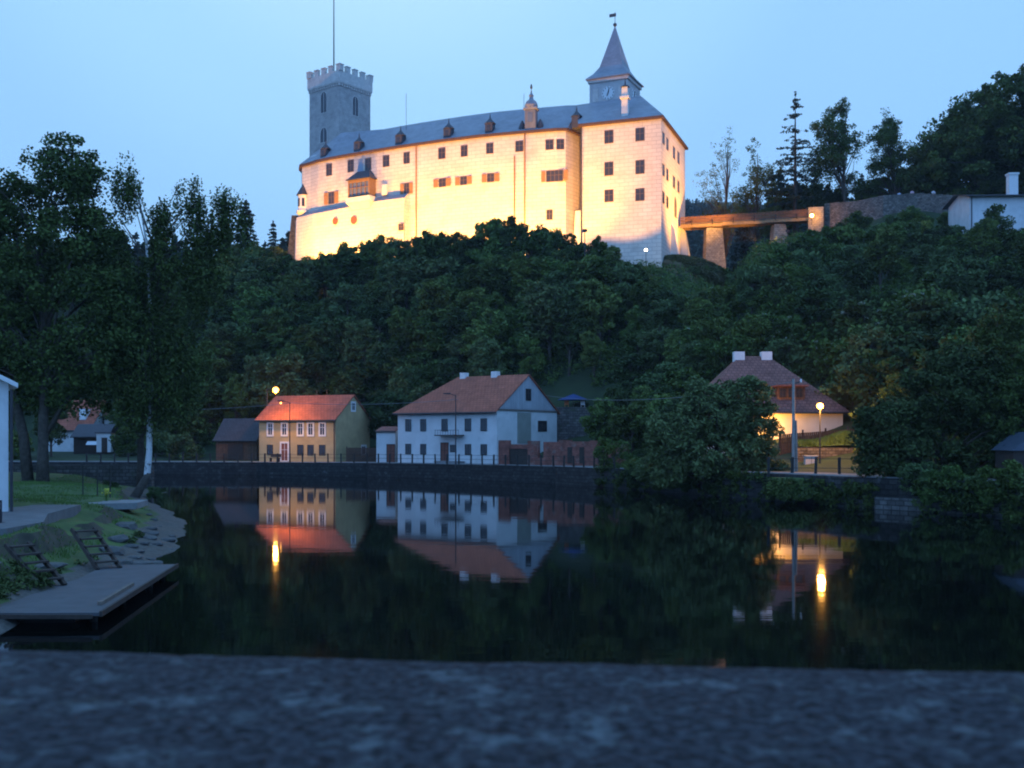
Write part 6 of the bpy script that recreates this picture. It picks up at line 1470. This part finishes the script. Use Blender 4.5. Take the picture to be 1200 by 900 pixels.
# ------------------------------------------------------------------ three people looking over the garden wall
def person(u, Y, z, shirt, label):
    t = bpy.data.objects.new('person', None)
    me = bpy.data.meshes.new('person_body')
    J = {'pel': (0, 0, .95), 'ch': (0, 0, 1.28), 'nk': (0, 0, 1.50), 'hd': (0, -.02, 1.58), 'tp': (0, -.02, 1.74), 'sl': (-.19, 0, 1.42), 'el': (-.27, -.05, 1.15), 'wl': (-.20, -.28, 1.08), 'hl': (-.17, -.38, 1.08), 'sr': (.19, 0, 1.42), 'er': (.27, -.05, 1.15), 'wr': (.20, -.28, 1.08), 'hr': (.17, -.38, 1.08), 'kl': (-.11, 0, .5), 'al': (-.12, 0, .08), 'fl': (-.12, -.18, .04), 'kr': (.11, 0, .5), 'ar': (.12, 0, .08), 'fr': (.12, -.18, .04)}
    RR = {'pel': .15, 'ch': .15, 'nk': .055, 'hd': .085, 'tp': .08, 'sl': .06, 'el': .045, 'wl': .032, 'hl': .035, 'sr': .06, 'er': .045, 'wr': .032, 'hr': .035, 'kl': .065, 'al': .045, 'fl': .04, 'kr': .065, 'ar': .045, 'fr': .04}
    ks = list(J); E = [('pel', 'ch'), ('ch', 'nk'), ('nk', 'hd'), ('hd', 'tp'), ('ch', 'sl'), ('sl', 'el'), ('el', 'wl'), ('wl', 'hl'), ('ch', 'sr'), ('sr', 'er'), ('er', 'wr'), ('wr', 'hr'), ('pel', 'kl'), ('kl', 'al'), ('al', 'fl'), ('pel', 'kr'), ('kr', 'ar'), ('ar', 'fr')]
    me.from_pydata([J[k] for k in ks], [(ks.index(a), ks.index(b_)) for a, b_ in E], [])
    o = bpy.data.objects.new('person', me); C.objects.link(o); o.modifiers.new('skin', 'SKIN'); sub = o.modifiers.new('sub', 'SUBSURF'); sub.levels = sub.render_levels = 1
    for i, k in enumerate(ks): me.skin_vertices[0].data[i].radius = (RR[k] * (1.15 if k in ('ch', 'pel') else 1), RR[k])
    me.skin_vertices[0].data[0].use_root = True; me.materials.append(M_skin); o.location = (xat(u, Y), Y, z)
    MB().lathe((0, 0, .93), [(.17, 0), (.165, .15), (.19, .42), (.10, .56), (.06, .58)], 12, .72).build('shirt', shirt, o, smooth=True)
    for s in (-1, 1): MB().path([(s * .17, 0, 1.44), (s * .24, -.03, 1.25), (s * .27, -.05, 1.13)], [.08, .07, .06], 8).build('sleeve', shirt, o, smooth=True)
    MB().lathe((0, -.02, 1.60), [(.098, 0), (.108, .08), (.085, .15), (.02, .185)], 10).build('hair', M_hair, o, smooth=True)
    for s in (-1, 1): MB().path([(s * .08, 0, .95), (s * .11, 0, .5), (s * .12, 0, .1)], [.105, .085, .07], 8).build('trousers', M_black, o, smooth=True)
    return tag(o, label, 'person')
zp = zat(227, 171.5) - 1.05
person(1054, 171.6, zat(229, 171) - 1.0, M_shirt1, 'person in a pale blue top standing behind the rubble garden wall')
person(1069, 171.4, zat(227, 171) - 1.0, M_shirt2, 'person in a pink top standing behind the rubble garden wall')
person(1094, 170.2, zat(227, 170) - .7 - .35, M_shirt3, 'person in a white top standing farthest right behind the garden wall')
MB_ = MB().prism([(xat(1000, 173), 174.9), (xat(1130, 168.5), 168), (xat(1130, 173), 173), (xat(1000, 178), 178)], 36, zat(229, 171) - 1.0)
tag(MB_.build('garden_terrace', M_grass), 'garden terrace behind the rubble retaining wall', kind='structure')

# ------------------------------------------------------------------ haze
hz = MB().prism([(-1290, -59), (1290, -59), (1290, 1495), (-1290, 1495)], -5, 400).build('haze', M_hill, uv=False)
hm = bpy.data.materials.new('haze'); hm.use_nodes = True; hm.node_tree.nodes.clear(); ho = hm.node_tree.nodes.new('ShaderNodeOutputMaterial'); pv = hm.node_tree.nodes.new('ShaderNodeVolumePrincipled')
pv.inputs['Color'].default_value = (.80, .88, 1, 1); pv.inputs['Density'].default_value = 0.00014; pv.inputs['Anisotropy'].default_value = 0.2
hm.node_tree.links.new(pv.outputs[0], ho.inputs['Volume']); hz.data.materials.clear(); hz.data.materials.append(hm); tag(hz, 'thin evening haze in the valley air', kind='stuff')
if HAZE_OFF: bpy.data.objects.remove(hz)
# prototypes that were never placed
for p in PT + PS + PCf + [PE_, larch]:
    if p.name not in used:
        for ch in list(p.children): bpy.data.objects.remove(ch)
        bpy.data.objects.remove(p)
